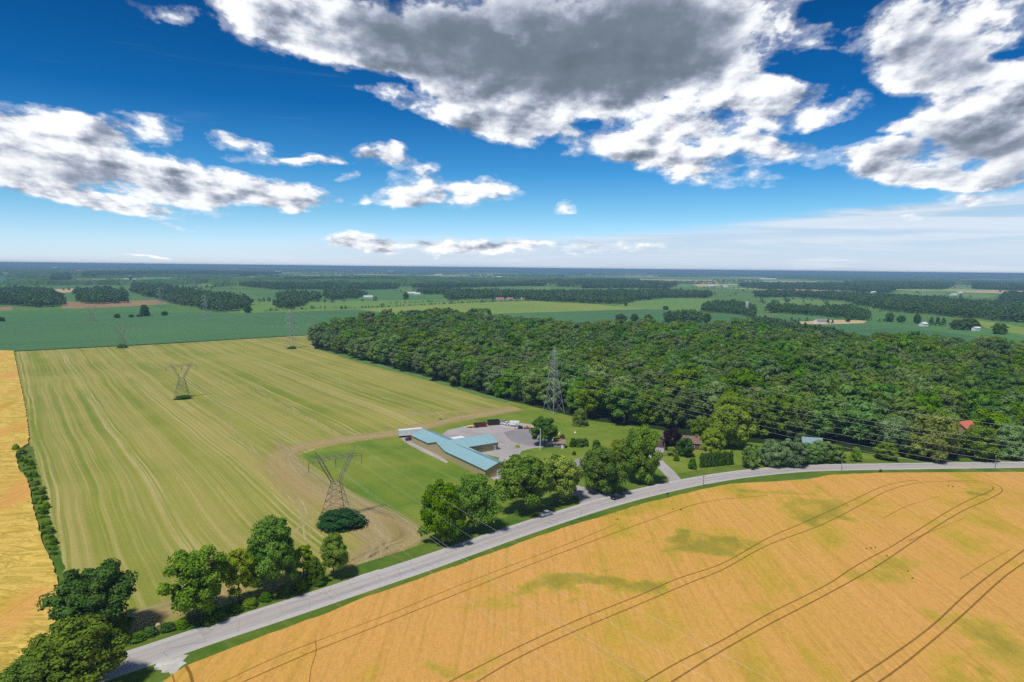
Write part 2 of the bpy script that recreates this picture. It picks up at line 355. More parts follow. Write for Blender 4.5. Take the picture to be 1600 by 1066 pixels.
m_gap = track_mat('green_patch', (.16, .19, .025), .75, .5, 3.0, .75)

def leaf_mat(name, c1, c2, var=.35, bark=False):
    m, n = material(name); tc = n.node('ShaderNodeTexCoord').outputs['Object']; oi = n.node('ShaderNodeObjectInfo')
    off = n.vec('ADD', tc, n.comb(n.math('MULTIPLY', oi.outputs['Random'], 91.0), 0, 0))
    a = n.noise(off, .35, 3, .6); b = n.noise(off, 2.2, 3, .7)
    c = n.mix(n.smooth(n.math('ADD', n.math('MULTIPLY', a, .6), n.math('MULTIPLY', b, .4)), .36, .64), c1, c2)
    hs = n.node('ShaderNodeHueSaturation'); n.put(hs.inputs['Color'], c)
    r = oi.outputs['Random']
    n.put(hs.inputs['Hue'], n.math('MULTIPLY_ADD', n.math('SUBTRACT', r, .55), .040 * var / .2, .5))
    r2 = n.math('FRACT', n.math('MULTIPLY', r, 17.37)); r3 = n.math('FRACT', n.math('MULTIPLY', r, 53.11))
    n.put(hs.inputs['Saturation'], n.math('MULTIPLY_ADD', n.math('SUBTRACT', r2, .50), .36 * var / .2, 1.0))
    n.put(hs.inputs['Value'], n.math('MULTIPLY_ADD', n.math('SUBTRACT', r3, .45), 2.1 * var, 1.0))
    d = n.node('ShaderNodeBsdfDiffuse'); n.put(d.inputs[0], hs.outputs[0])
    t = n.node('ShaderNodeBsdfTranslucent'); n.put(t.inputs[0], n.mix(1.0, hs.outputs[0], C(1.3, 1.2, .5), 'MULTIPLY'))
    ms = n.node('ShaderNodeMixShader'); ms.inputs[0].default_value = .22; n.l.new(d.outputs[0], ms.inputs[1]); n.l.new(t.outputs[0], ms.inputs[2])
    o = n.node('ShaderNodeOutputMaterial'); n.l.new(ms.outputs[0], o.inputs[0]); return m
m_leaf = leaf_mat('deciduous_leaves', C(.085, .185, .010), C(.20, .335, .018), .16)
m_leaf_y = leaf_mat('yellow_green_leaves', C(.13, .235, .014), C(.29, .40, .030), .18)
m_leaf_d = leaf_mat('dark_leaves', C(.048, .120, .012), C(.115, .215, .022), .16)
m_leaf_g = leaf_mat('grey_green_leaves', C(.13, .235, .065), C(.28, .41, .14), .18)
m_leaf_b = leaf_mat('blue_green_bush_leaves', C(.020, .075, .022), C(.048, .125, .036), .05)
m_leaf_p = leaf_mat('purple_leaves', C(.018, .009, .016), C(.034, .016, .024), .1)
m_forest = leaf_mat('woodland_leaves', C(.078, .160, .020), C(.165, .275, .038), .24)
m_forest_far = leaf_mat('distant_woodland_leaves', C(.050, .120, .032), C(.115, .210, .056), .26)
m_bark = plain('bark', (.13, .105, .085), .9, .35, .1, scale=3)
m_steel = plain('galvanised_lattice_steel', (.36, .37, .38), .55, .12, .4, metallic=.35)
m_rust = plain('weathered_brown_lattice_steel', (.24, .20, .165), .75, .2, .2)
m_wire = plain('aluminium_conductor', (.62, .64, .64), .45, .05, .5, metallic=.2)
m_insul = plain('pale_glass_insulator', (.62, .72, .68), .25, .05, .6)
m_white = plain('white_paint', (.78, .79, .80), .45, .04)
m_siding, n = material('tan_steel_siding')
tc = n.node('ShaderNodeTexCoord').outputs['Object']
nz = n.noise(tc, .5, 4, .6); nzv = n.noise(n.mapping(tc, scale=(6, 6, .3)), 1.0, 3, .6)
c = n.mix(nz, C(.40, .315, .165), C(.47, .375, .20)); c = n.mix(n.smooth(nzv, .4, .7, 0, .22), c, C(.36, .28, .15))
finish(n, c, .6, .25)
m_roof, n = material('teal_steel_roof')
tc = n.node('ShaderNodeTexCoord').outputs['Object']
c = n.mix(n.noise(tc, .3, 5, .65), C(.235, .41, .45), C(.30, .48, .51)); c = n.mix(n.smooth(n.noise(n.mapping(tc, scale=(2.2, .25, 1)), 1.0, 4, .7), .45, .7, 0, .35), c, C(.19, .34, .37)); finish(n, c, .5, .3)
m_roof_old = plain('weathered_teal_roof', (.22, .32, .34), .7, .2)
m_trim = plain('dark_teal_trim', (.06, .15, .15), .5)
m_shingle = plain('grey_shingle', (.27, .25, .26), .85, .2, .1, scale=2)
m_shingle_b = plain('brown_shingle', (.21, .14, .12), .85, .25, .1, scale=2)
m_brick = plain('red_brick', (.28, .12, .08), .85, .2, .1, scale=3)
m_brown_wall = plain('brown_house_wall', (.15, .10, .08), .85, .2, .1, scale=3)
m_glass = plain('dark_window_glass', (.03, .04, .05), .12, .1, .6)
m_tyre = plain('tyre_rubber', (.02, .02, .02), .9, .1, .1)
m_yellow = plain('yellow_machine_paint', (.75, .48, .06), .45)
m_black = plain('black_paint', (.018, .02, .024), .3, .1, .5)
m_maroon = plain('maroon_painted_steel', (.15, .03, .03), .6, .25)
m_silver = plain('silver_car_paint', (.42, .46, .50), .3, .05, .6, metallic=.3)
m_navy = plain('dark_blue_car_paint', (.012, .02, .035), .22, .05, .6, metallic=.3)
m_orange = plain('orange_paint', (.62, .20, .05), .5)
m_wood = plain('weathered_wood', (.26, .23, .21), .9, .25, .1, scale=3)
m_woodroof = plain('brown_shed_roof', (.30, .19, .16), .9, .2, .1, scale=3)
m_redroof = plain('red_orange_roof', (.55, .16, .09), .6)
m_hay = plain('straw_bale', (.55, .42, .22), .95, .2, .05, scale=3)
m_farwhite = plain('far_white_cladding', (.72, .72, .72), .6, .05)
m_farroof = plain('far_grey_roof', (.42, .44, .48), .6, .1)

# ------------------------------------------------------------------ mesh helpers
def mesh_obj(name, verts, faces, mats, parent=None, midx=None, smooth=False, uvs=None, loc=None):
    me = bpy.data.meshes.new(name); me.from_pydata([tuple(v) for v in verts], [], [tuple(f) for f in faces])
    for m in (mats if isinstance(mats, (list, tuple)) else [mats]): me.materials.append(m)
    if midx is not None: me.polygons.foreach_set('material_index', midx)
    if smooth: me.polygons.foreach_set('use_smooth', [True] * len(me.polygons))
    if uvs is not None:
        ul = me.uv_layers.new(name='UVMap'); li = np.zeros(len(me.loops), dtype=np.int32); me.loops.foreach_get('vertex_index', li)
        ul.data.foreach_set('uv', np.asarray(uvs, dtype=np.float32)[li].ravel())
    me.update()
    o = bpy.data.objects.new(name, me); COL.objects.link(o)
    if parent: o.parent = parent
    if loc is not None: o.location = loc
    return o
def tag(o, label=None, cat=None, group=None, kind=None):
    if label: o['label'] = label
    if cat: o['category'] = cat
    if group: o['group'] = group
    if kind: o['kind'] = kind
    return o
def empty(name, loc, rz=0.0, label=None, cat=None, group=None):
    o = bpy.data.objects.new(name, None); COL.objects.link(o); o.location = loc; o.rotation_euler = (0, 0, rz); o.empty_display_size = .5
    return tag(o, label, cat, group)
class MB:
    def __init__(s): s.v = []; s.f = []; s.m = []
    def add(s, vs, fs, mi=0):
        b = len(s.v); s.v += [tuple(v) for v in vs]; s.f += [tuple(b + i for i in f) for f in fs]; s.m += [mi] * len(fs)
    def box(s, x0, x1, y0, y1, z0, z1, mi=0, ch=0.0):
        vs = [(x0, y0, z0), (x1, y0, z0), (x1, y1, z0), (x0, y1, z0), (x0 + ch, y0 + ch, z1), (x1 - ch, y0 + ch, z1), (x1 - ch, y1 - ch, z1), (x0 + ch, y1 - ch, z1)]
        s.add(vs, [(0, 3, 2, 1), (4, 5, 6, 7), (0, 1, 5, 4), (1, 2, 6, 5), (2, 3, 7, 6), (3, 0, 4, 7)], mi)
    def beam(s, a, b, w=.15, mi=0, sides=4, w2=None):
        a = Vector(a); b = Vector(b); d = (b - a)
        if d.length < 1e-6: return
        d.normalize(); u = d.orthogonal().normalized(); v = d.cross(u); w2 = w if w2 is None else w2
        vs = []
        for p, ww in ((a, w), (b, w2)):
            for i in range(sides):
                t = 2 * math.pi * i / sides + math.pi / 4; vs.append(p + (u * math.cos(t) + v * math.sin(t)) * ww * .7)
        fs = [(i, (i + 1) % sides, sides + (i + 1) % sides, sides + i) for i in range(sides)]
        fs += [tuple(reversed(range(sides))), tuple(range(sides, 2 * sides))]
        s.add(vs, fs, mi)
    def prism(s, prof, y0, y1, mi=0, inset=0.0):
        """profile in x,z extruded along y"""
        k = len(prof); vs = [(x, y0, z) for x, z in prof] + [(x, y1, z) for x, z in prof]
        fs = [tuple(range(k)), tuple(reversed(range(k, 2 * k)))] + [(i, k + i, k + (i + 1) % k, (i + 1) % k) for i in range(k)]
        s.add(vs, fs, mi)
    def wheel(s, x, y, r, wd, mi=0, seg=12):
        vs = []; 
        for yy in (y - wd / 2, y + wd / 2):
            for i in range(seg): vs.append((x + r * math.cos(2 * math.pi * i / seg), yy, r + r * math.sin(2 * math.pi * i / seg)))
        s.add(vs, [tuple(range(seg)), tuple(reversed(range(seg, 2 * seg)))] + [(i, seg + i, seg + (i + 1) % seg, (i + 1) % seg) for i in range(seg)], mi)
    def build(s, name, mats, parent=None, smooth=False, loc=None):
        return mesh_obj(name, s.v, s.f, mats, parent, s.m, smooth, loc=loc)
def part(name, mats, parent, fn):
    b = MB(); fn(b); return b.build(name, mats, parent)

def catmull(P, step=4.0):
    P = [np.array(p, float) for p in P]; P = [2 * P[0] - P[1]] + P + [2 * P[-1] - P[-2]]; out = []
    for i in range(1, len(P) - 2):
        n_ = max(2, int(np.linalg.norm(P[i + 1] - P[i]) / step))
        for k_ in range(n_):
            t = k_ / n_; a, b, c_, d = P[i - 1], P[i], P[i + 1], P[i + 2]
            out.append(.5 * ((2 * b) + (-a + c_) * t + (2 * a - 5 * b + 4 * c_ - d) * t * t + (-a + 3 * b - 3 * c_ + d) * t ** 3))
    out.append(P[-2]); return out
def ribbon(name, path, width, z, mat, parent=None, kind=None, step=3.0, smooth_path=True, offset=0.0):
    pp = catmull(path, step) if smooth_path else [np.array(p, float) for p in path]
    vs = []; us = []; L = 0
    for i, p in enumerate(pp):
        a = pp[max(i - 1, 0)]; b = pp[min(i + 1, len(pp) - 1)]; d = (b - a) / (np.linalg.norm(b - a) + 1e-9); nn = np.array((-d[1], d[0]))
        if i: L += np.linalg.norm(p - pp[i - 1])
        wd = width(i / (len(pp) - 1)) if callable(width) else width
        for s_, v_ in ((-1, 0.0), (1, 1.0)):
            qx = p + nn * (offset + s_ * wd / 2); vs.append((qx[0], qx[1], z)); us.append((L, v_))
    fs = [(2 * i, 2 * i + 2, 2 * i + 3, 2 * i + 1) for i in range(len(pp) - 1)]
    fs = [tuple(reversed(f_)) for f_ in fs]
    o = mesh_obj(name, vs, fs, mat, parent, uvs=us)
    if kind: o['kind'] = kind
    return o
def poly(name, P, z, mat, kind='structure', thick=0.0, wob=0.0, wstep=6.0):
    """flat region from an outline; optional irregular edge"""
    P = [tuple(p) for p in P]
    if wob > 0:
        Q = []
        for i, p in enumerate(P):
            q_ = P[(i + 1) % len(P)]; L = math.dist(p, q_); k_ = max(1, min(120, int(L / wstep)))
            nx, ny = -(q_[1] - p[1]) / (L + 1e-9), (q_[0] - p[0]) / (L + 1e-9)
            for j in range(k_):
                t = j / k_; o_ = random.uniform(-wob, wob) if j else 0
                Q.append((p[0] + (q_[0] - p[0]) * t + nx * o_, p[1] + (q_[1] - p[1]) * t + ny * o_))
        P = Q
    tri = tessellate_polygon([[Vector((x, y, 0)) for x, y in P]])
    area = sum(P[i][0] * P[(i + 1) % len(P)][1] - P[(i + 1) % len(P)][0] * P[i][1] for i in range(len(P)))
    vs = [(x, y, z) for x, y in P]; fs = []
    for t in tri:
        a, b, c_ = (vs[i] for i in t)
        cr = (b[0] - a[0]) * (c_[1] - a[1]) - (c_[0] - a[0]) * (b[1] - a[1])
        fs.append(t if cr > 0 else (t[0], t[2], t[1]))
    if thick > 0:
        k_ = len(P); vs += [(x, y, z - thick) for x, y in P]
        for i in range(k_):
            j = (i + 1) % k_; f_ = (i, k_ + i, k_ + j, j)
            fs.append(f_ if area > 0 else tuple(reversed(f_)))
    o = mesh_obj(name, vs, fs, mat); o['kind'] = kind; return o

# ------------------------------------------------------------------ ground, fields, road
R = 52000
poly('ground', [(R * math.cos(t), R * math.sin(t)) for t in np.linspace(0, 2 * math.pi, 72, endpoint=False)], -.02, m_base)

gx = np.array((math.sin(GA), math.cos(GA))); gy = np.array((math.cos(GA), -math.sin(GA)))   # along rows / across

road_up = [(191, 1023), (307, 983.5), (420, 948), (481, 928.6), (562.5, 901), (660, 870), (710, 853), (797.5, 825), (850, 806.6), (902, 789), (955.6, 773), (1017.5, 757.8), (1100, 743.4), (1140, 736.6), (1226, 727.5), (1370, 724.2), (1600, 721.3)]
road_lo = [(196.5, 1051), (307, 1014), (420, 974.5), (481, 956), (562.5, 928.6), (660, 895), (727.5, 870), (815, 836.4), (880, 817), (948.8, 796.3), (1017.5, 777.8), (1100, 757), (1140, 751), (1255, 738.6), (1312, 736), (1600, 731.4)]
UP = pts(road_up); LO = pts(road_lo)
def resample(P, n_):
    P = np.array(P); d = np.r_[0, np.cumsum(np.linalg.norm(np.diff(P, axis=0), axis=1))]; t = np.linspace(0, d[-1], n_)
    return np.c_[np.interp(t, d, P[:, 0]), np.interp(t, d, P[:, 1])]
U2 = resample(catmull(UP), 40); L2 = resample(catmull(LO), 40)
cen = (U2 + L2) / 2
ww = []
for i in range(40):
    d_ = cen[min(i + 1, 39)] - cen[max(i - 1, 0)]; d_ /= np.linalg.norm(d_); nn = np.array((-d_[1], d_[0])); ww.append(abs((U2[i] - L2[i]).dot(nn)))
print('road widths', [round(float(q_), 1) for q_ in ww[::4]])
d0 = cen[0] - cen[2]; d1 = cen[-1] - cen[-3]; d0 /= np.linalg.norm(d0); d1 /= np.linalg.norm(d1)
cen = [cen[0] + d0 * k_ for k_ in range(400, 0, -20)] + [c_ for c_ in cen[::2]] + [cen[-1] + d1 * k_ for k_ in range(15, 500, 20)]
ROADW = float(np.mean(ww))
road = ribbon('road', cen, ROADW, .05, m_road, kind='structure')
m_yline = plain('faded_yellow_road_paint', (.50, .42, .20), .8, .25, .1)
m_eline = plain('faded_white_road_paint', (.60, .60, .58), .8, .2, .1)
ribbon('centre_line', cen, .22, .056, m_yline, kind='structure')
for s_ in (-1, 1): ribbon('edge_line', cen, .14, .056, m_eline, kind='structure', offset=s_ * ROADW * .36)

def road_side(off):
    pp = catmull(cen, 6); out = []
    for i, p in enumerate(pp):
        a = pp[max(i - 1, 0)]; b = pp[min(i + 1, len(pp) - 1)]; d = (b - a) / np.linalg.norm(b - a); out.append(p + np.array((-d[1], d[0])) * off)
    return out
ribbon('roadside_verge', cen, ROADW + 13, .03, m_verge, kind='structure')

mown = [(24, 549), (250, 537), (480, 523), (492, 545), (540, 560), (600, 577), (650, 590), (700, 604), (745, 618), (790, 630), (815, 640), (780, 648), (740, 655), (690, 665), (625, 681), (560, 690), (495, 702), (470, 711),
        (520, 748), (600, 797), (645, 822), (658, 835), (655, 850), (610, 872), (590, 892), (560, 901), (545, 905), (420, 940), (300, 975), (200, 1000), (120, 1010), (95, 930), (75, 840), (52, 740), (36, 640)]
poly('mown_field', pts(mown), .01, m_mown, wob=.5)
lawn = [(470, 711), (495, 702), (560, 690), (625, 681), (690, 665), (740, 655), (780, 648), (815, 640), (790, 630), (860, 610), (1100, 650), (1500, 690), (1700, 700), (1700, 722), (1600, 724), (1370, 727), (1226, 731), (1140, 741), (1017, 762), (955, 778), (850, 812), (710, 860), (600, 893), (590, 892), (610, 872), (655, 850), (658, 835), (645, 822), (600, 797), (520, 748)]
poly('lawn', pts(lawn), .006, m_lawn)
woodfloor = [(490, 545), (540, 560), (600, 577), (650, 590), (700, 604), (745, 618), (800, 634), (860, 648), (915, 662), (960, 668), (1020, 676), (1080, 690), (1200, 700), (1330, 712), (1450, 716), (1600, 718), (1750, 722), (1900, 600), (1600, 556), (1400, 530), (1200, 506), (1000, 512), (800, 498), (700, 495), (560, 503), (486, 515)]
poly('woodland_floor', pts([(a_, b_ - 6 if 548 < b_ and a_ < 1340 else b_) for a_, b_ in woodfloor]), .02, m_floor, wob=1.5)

wheat_edge = [(253.5, 1066), (270, 1054), (291, 1040), (420, 990), (514, 957), (562.5, 936), (660, 903), (760, 867), (880, 824.5), (935, 809), (1003.8, 787), (1100, 764), (1140, 756), (1226, 751.5), (1261, 749), (1298, 742), (1370, 738.8), (1600, 737.4), (1900, 736)]
we = pts(wheat_edge, .75)
we += [(420, 230), (600, -150), (0, -300), (-220, 0), (-110, 80)]
poly('wheat_field', we, .75, m_wheat, thick=.74, wob=.25, wstep=2.5)
left_edge = [(21, 548), (31, 596), (40, 640), (45, 681), (44, 693), (27, 703), (24, 714), (30, 734), (42, 748), (49, 779), (51, 793), (59, 816), (67, 850), (82, 882), (89, 905), (87, 962), (82, 985), (65, 1012), (30, 1042), (-10, 1056)]
le = pts(left_edge, .75)
le += [(-180, 90), (-420, 120), (-900, 700)]
poly('wheat_field', le, .75, m_wheat_l, thick=.74, wob=.3, wstep=2.5)

strip_ground = [(44, 693), (28, 703), (25, 714), (31, 734), (43, 748), (50, 779), (52, 793), (60, 816), (68, 850), (83, 882), (90, 905), (88, 962), (83, 985), (66, 1012), (30, 1045), (-10, 1060), (120, 1090), (200, 1035), (205, 1000), (130, 985), (104, 930), (98, 880), (84, 830), (72, 780), (58, 730), (52, 700)]
poly('rough_grass', pts(strip_ground), .022, m_verge, wob=.5, wstep=2)

def Wp(l, z=0.0): return pts(l, z)
# tramlines in the wheat, each a pair of wheel marks, gap shade put into their brown
def tram(path, z=.754, gap=2.2, w_=.55, mat=None):
    P = Wp(path, .75)
    for s_ in (-1, 1): ribbon('tramline', P, w_, z, mat or m_tram, kind='structure', offset=s_ * gap / 2)
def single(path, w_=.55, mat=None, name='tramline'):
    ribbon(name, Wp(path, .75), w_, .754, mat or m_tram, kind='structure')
# pairs traced line by line
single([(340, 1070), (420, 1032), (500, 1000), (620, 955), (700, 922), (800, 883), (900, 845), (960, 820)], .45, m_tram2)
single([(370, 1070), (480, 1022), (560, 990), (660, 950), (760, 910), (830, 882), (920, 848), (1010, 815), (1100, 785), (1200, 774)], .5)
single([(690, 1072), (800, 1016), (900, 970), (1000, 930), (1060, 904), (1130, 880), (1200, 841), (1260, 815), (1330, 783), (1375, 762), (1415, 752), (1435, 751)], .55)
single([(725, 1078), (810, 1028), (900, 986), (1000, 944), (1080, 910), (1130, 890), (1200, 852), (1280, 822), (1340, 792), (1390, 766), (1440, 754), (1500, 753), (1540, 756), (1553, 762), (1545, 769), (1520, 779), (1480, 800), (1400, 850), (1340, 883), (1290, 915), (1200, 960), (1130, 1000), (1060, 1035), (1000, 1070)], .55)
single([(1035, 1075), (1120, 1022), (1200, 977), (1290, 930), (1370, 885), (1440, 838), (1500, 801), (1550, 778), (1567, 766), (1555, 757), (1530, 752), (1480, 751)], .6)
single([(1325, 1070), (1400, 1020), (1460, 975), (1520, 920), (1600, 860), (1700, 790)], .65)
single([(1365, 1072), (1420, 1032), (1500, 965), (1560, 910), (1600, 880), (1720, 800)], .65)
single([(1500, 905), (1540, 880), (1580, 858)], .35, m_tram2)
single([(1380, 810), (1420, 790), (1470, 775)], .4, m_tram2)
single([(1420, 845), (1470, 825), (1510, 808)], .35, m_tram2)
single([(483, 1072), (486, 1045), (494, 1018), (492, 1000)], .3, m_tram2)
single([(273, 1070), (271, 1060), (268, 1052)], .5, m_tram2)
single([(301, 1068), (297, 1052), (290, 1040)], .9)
# headland turns in the mown field
def trk(path, wd, mat=None, z=.016): ribbon('wheel_track', Wp(path), wd, z, mat or m_trk, kind='structure', step=2)
trk([(800, 640), (745, 650), (690, 660), (620, 677), (560, 685), (500, 694), (462, 702), (447, 712), (450, 727), (480, 752), (530, 782), (575, 805), (600, 828), (597, 850), (580, 872), (572, 898)], 12)
trk([(810, 638), (745, 649), (690, 659), (620, 676), (560, 683), (500, 692), (455, 702), (436, 714), (440, 732), (470, 758), (520, 787), (565, 808), (590, 832), (590, 852), (576, 874), (568, 898)], 20, m_soft, .013)
trk([(560, 800), (610, 812), (642, 832), (630, 850), (590, 866), (565, 885)], 12, m_soft, .0145)
trk([(130, 995), (200, 975), (270, 955), (330, 935), (400, 905), (470, 870)], 12, m_soft, .0135)
trk([(380, 600), (430, 625), (475, 650), (510, 667), (560, 677), (620, 672), (700, 655), (770, 645)], 7, m_trk2, .020)
trk([(800, 637), (760, 640), (700, 645), (660, 648), (630, 642)], 10, m_trk, .018)
trk([(640, 640), (690, 655), (680, 642), (655, 636), (560, 610), (480, 580)], 5, m_trk2, .024)
trk([(430, 690), (470, 725), (520, 760), (570, 785), (620, 808), (650, 830), (640, 848), (600, 862), (560, 880)], 7, m_trk, .022)
trk([(560, 795), (600, 808), (632, 826), (630, 842), (600, 854), (570, 870)], 4, m_trk2, .026)
trk([(430, 740), (450, 765), (470, 785), (480, 810), (470, 830), (440, 845), (400, 850)], 8, m_trk2, .020)
trk([(330, 640), (390, 700), (440, 760), (470, 800), (480, 850)], 5, m_trk2, .022)
trk([(165, 985), (205, 965), (250, 950), (300, 935)], 8, m_trk, .018); trk([(165, 1000), (210, 980), (255, 968), (300, 955)], 6, m_trk2, .020)
trk([(560, 830), (585, 845), (590, 870), (585, 898)], 6, m_trk, .028)

# gravel yard and drives
yard = [(700, 672), (735, 664), (760, 663), (790, 658), (835, 664), (868, 684), (866, 698), (835, 700), (815, 705), (808, 716), (800, 732), (795, 745), (775, 752), (765, 745), (780, 715), (740, 706), (700, 695), (690, 680)]
poly('yard', pts(yard), .012, m_gravel, wob=.4)
poly('yard', pts([(787, 676), (815, 668), (838, 670), (862, 690), (835, 698), (812, 694), (797, 688)]), .03, m_gravel_d, wob=.5)
poly('gravel_strip', pts([(625, 684), (646, 681), (700, 722), (697, 724), (640, 696)]), .014, m_gravel, wob=.2)
poly('driveway', pts([(896, 757), (915, 762), (935, 770), (955, 773), (968, 775), (955, 790), (900, 806), (907, 790), (903, 775), (893, 762)]), .045, m_gravel, wob=.15)
ribbon('driveway', Wp([(1032, 700), (1024, 712), (1030, 724), (1044, 737), (1056, 752), (1062, 762)]), 5.0, .045, m_gravel, kind='structure')
ribbon('driveway', Wp([(885, 745), (893, 758), (905, 775)]), 5.0, .035, m_gravel, kind='structure')
poly('field_entrance', pts([(238, 1035), (288, 1018), (292, 1036), (268, 1056), (252, 1052)]), .045, m_gravel_l, wob=.8, wstep=.9)
poly('field_entrance', pts([(545, 905), (592, 890), (600, 894), (560, 908)]), .046, m_trk and m_gravel_l, wob=.2)

# mid-distance fields
crop = [(-600, 575), (24, 549), (250, 537), (480, 523), (486, 515), (560, 503), (700, 495), (620, 491), (560, 484), (430, 488), (370, 491), (300, 486), (262, 476), (200, 479), (130, 482), (60, 484), (0, 486), (-600, 510)]
poly('crop_field', pts(crop), .008, m_crop)
poly('field_margin', pts([(-600, 576.5), (24, 549.6), (250, 538), (480, 524), (480, 523), (250, 536.6), (24, 548.4), (-600, 574)]), .018, m_floor)
poly('crop_field', pts([(60, 484), (130, 482), (200, 479), (262, 476), (300, 486), (370, 491), (320, 491), (200, 487), (100, 491), (0, 496), (0, 486)]), .012, m_crop2)
poly('yellow_green_field', pts([(560, 484), (640, 478), (730, 473), (850, 470), (905, 472), (960, 479), (1010, 483), (880, 487), (780, 490), (700, 494), (620, 491)]), .012, m_yel)
poly('crop_field', pts([(700, 495), (780, 490), (880, 487), (1010, 483), (1100, 490), (1180, 493), (1300, 498), (1400, 508), (1500, 520), (1600, 532), (1900, 560), (1900, 600), (1600, 556), (1400, 530), (1200, 506), (1000, 512), (800, 498)]), .010, m_crop)
poly('crop_field', pts([(1250, 488), (1350, 487), (1400, 490), (1500, 500), (1600, 505), (1900, 530), (1900, 560), (1600, 540), (1500, 522), (1400, 510), (1280, 500), (1200, 494)]), .014, m_crop2)
poly('light_green_field', pts([(960, 479), (1000, 468), (1060, 465), (1110, 467), (1115, 474), (1090, 486), (1010, 483)]), .012, m_light)
poly('light_green_field', pts([(1200, 470), (1260, 468), (1320, 474), (1350, 482), (1340, 487), (1270, 483), (1200, 478)]), .014, m_light)
poly('light_green_field', pts([(375, 474), (430, 470), (480, 473), (560, 470), (700, 468), (760, 468), (730, 473), (640, 478), (560, 484), (430, 488), (375, 489)]), .010, m_light)
poly('brown_field', pts([(95, 470), (130, 473), (200, 470), (245, 469), (262, 475), (200, 479), (130, 482), (96, 482)]), .016, m_brown)
poly('brown_field', pts([(-100, 480), (20, 480), (18, 485), (-100, 487)]), .02, m_brown)
poly('light_green_field', pts([(95, 462), (200, 459), (235, 466), (245, 469), (130, 473), (95, 470)]), .010, m_crop2)
poly('stubble_field', pts([(78, 452), (115, 451), (116, 456), (95, 458), (80, 455)]), .014, m_tan)
poly('crop_field', pts([(-100, 446), (0, 444), (170, 440), (330, 434), (330, 442), (200, 447), (115, 450), (78, 452), (0, 452), (-100, 454)]), .006, m_crop2)
poly('crop_field', pts([(-100, 431), (0, 428), (130, 432), (110, 440), (0, 444), (-100, 446)]), .006, m_crop)
poly('light_green_field', pts([(330, 440), (390, 443), (370, 447), (300, 448)]), .008, m_light)
poly('light_green_field', pts([(380, 458), (480, 452), (600, 452), (680, 458), (700, 466), (560, 470), (430, 468)]), .008, m_crop2)
poly('light_green_field', pts([(920, 444), (970, 441), (975, 447), (930, 450)]), .02, m_light)
poly('light_green_field', pts([(700, 449), (760, 446), (765, 450), (710, 455)]), .02, m_light)
poly('light_green_field', pts([(825, 450), (860, 448), (862, 452), (830, 455)]), .02, m_light)
poly('light_green_field', pts([(1400, 455), (1470, 454), (1530, 458), (1562, 462), (1540, 466), (1480, 462), (1410, 460)]), .02, m_light)
poly('stubble_field', pts([(421, 432), (480, 429.5), (560, 431), (560, 434), (430, 435)]), .02, m_tan)
poly('stubble_field', pts([(1440, 446), (1460, 444), (1468, 450), (1450, 451)]), .02, m_tan)
poly('stubble_field', pts([(1083, 443), (1120, 441), (1125, 447), (1090, 448)]), .02, m_tan)
poly('stubble_field', pts([(1270, 434), (1335, 435), (1333, 437), (1272, 436.5)]), .02, m_tan)
poly('lawn', pts([(1245, 503), (1300, 500), (1355, 501), (1350, 505), (1290, 507), (1245, 506)]), .022, m_tan)
poly('pasture', pts([(1520, 500), (1560, 505), (1620, 515), (1640, 530), (1580, 520), (1540, 512)]), .024, m_yel)

# distant patchwork of fields on the survey grid
def inside(pt, P):
    x, y = pt; r_ = False; j = len(P) - 1
    for i in range(len(P)):
        if (P[i][1] > y) != (P[j][1] > y) and x < (P[j][0] - P[i][0]) * (y - P[i][1]) / (P[j][1] - P[i][1]) + P[i][0]: r_ = not r_
        j = i
    return r_
pv, pf, pm = [], [], []
far_wood = []
m_fg = field_mat('far_green_field', C(.12, .27, .075), C(.17, .32, .09), big=.002, fine=.02); m_fy = field_mat('far_pale_field', C(.30, .38, .12), C(.38, .43, .16), big=.002, fine=.02)
mats_p = [m_crop2, m_fg, m_fg, m_fy, m_tan, m_base, m_brown]
for i in range(-60, 60):
    for j in range(2, 75):
        a0 = j * 420.0; b0 = i * 640.0
        c0 = gx * (a0 + 200) + gy * (b0 + 320)
        d_ = math.hypot(*c0)
        if c0[1] < 800 or abs(math.degrees(math.atan2(c0[0], c0[1]))) > 46 or d_ < 3000 or d_ > 31000: continue
        k_ = 0
        sub = [(0, 210), (210, 420)] if random.random() < .6 else [(0, 420)]
        for s0, s1 in sub:
            nn_ = mnoise.noise(Vector((c0[0] / 1500, c0[1] / 3600, 5.5))) + .35 * mnoise.noise(Vector((c0[0] / 420, c0[1] / 900, 1.5)))
            r_ = 0.0 if nn_ > .23 + (.04 if d_ > 7000 else 0) else random.random() + .06
            pw = .12
            P4 = [gx * (a0 + s0 + 6) + gy * (b0 + 6), gx * (a0 + s1 - 6) + gy * (b0 + 6), gx * (a0 + s1 - 6) + gy * (b0 + 634), gx * (a0 + s0 + 6) + gy * (b0 + 634)]
            if r_ < pw: far_wood.append((a0 + s0, a0 + s1, b0, b0 + 640)); continue
            b_ = len(pv); pv += [(p[0], p[1], -.01) for p in P4]; pf.append((b_, b_ + 3, b_ + 2, b_ + 1)); pm.append(random.choices(range(7), (16, 24, 24, 14, 12, 6, 3))[0])
o = mesh_obj('fields', pv, pf, mats_p, midx=pm); o['kind'] = 'structure'

# ------------------------------------------------------------------ trees
ICO_V = None
def ico(sub):
    import bmesh
    b = bmesh.new(); bmesh.ops.create_icosphere(b, subdivisions=sub, radius=1.0)
    V = np.array([v.co[:] for v in b.verts]); Fc = [tuple(v.index for v in f.verts) for f in b.faces]; b.free(); return V, Fc
ICO1, ICO2 = ico(1), ico(2)

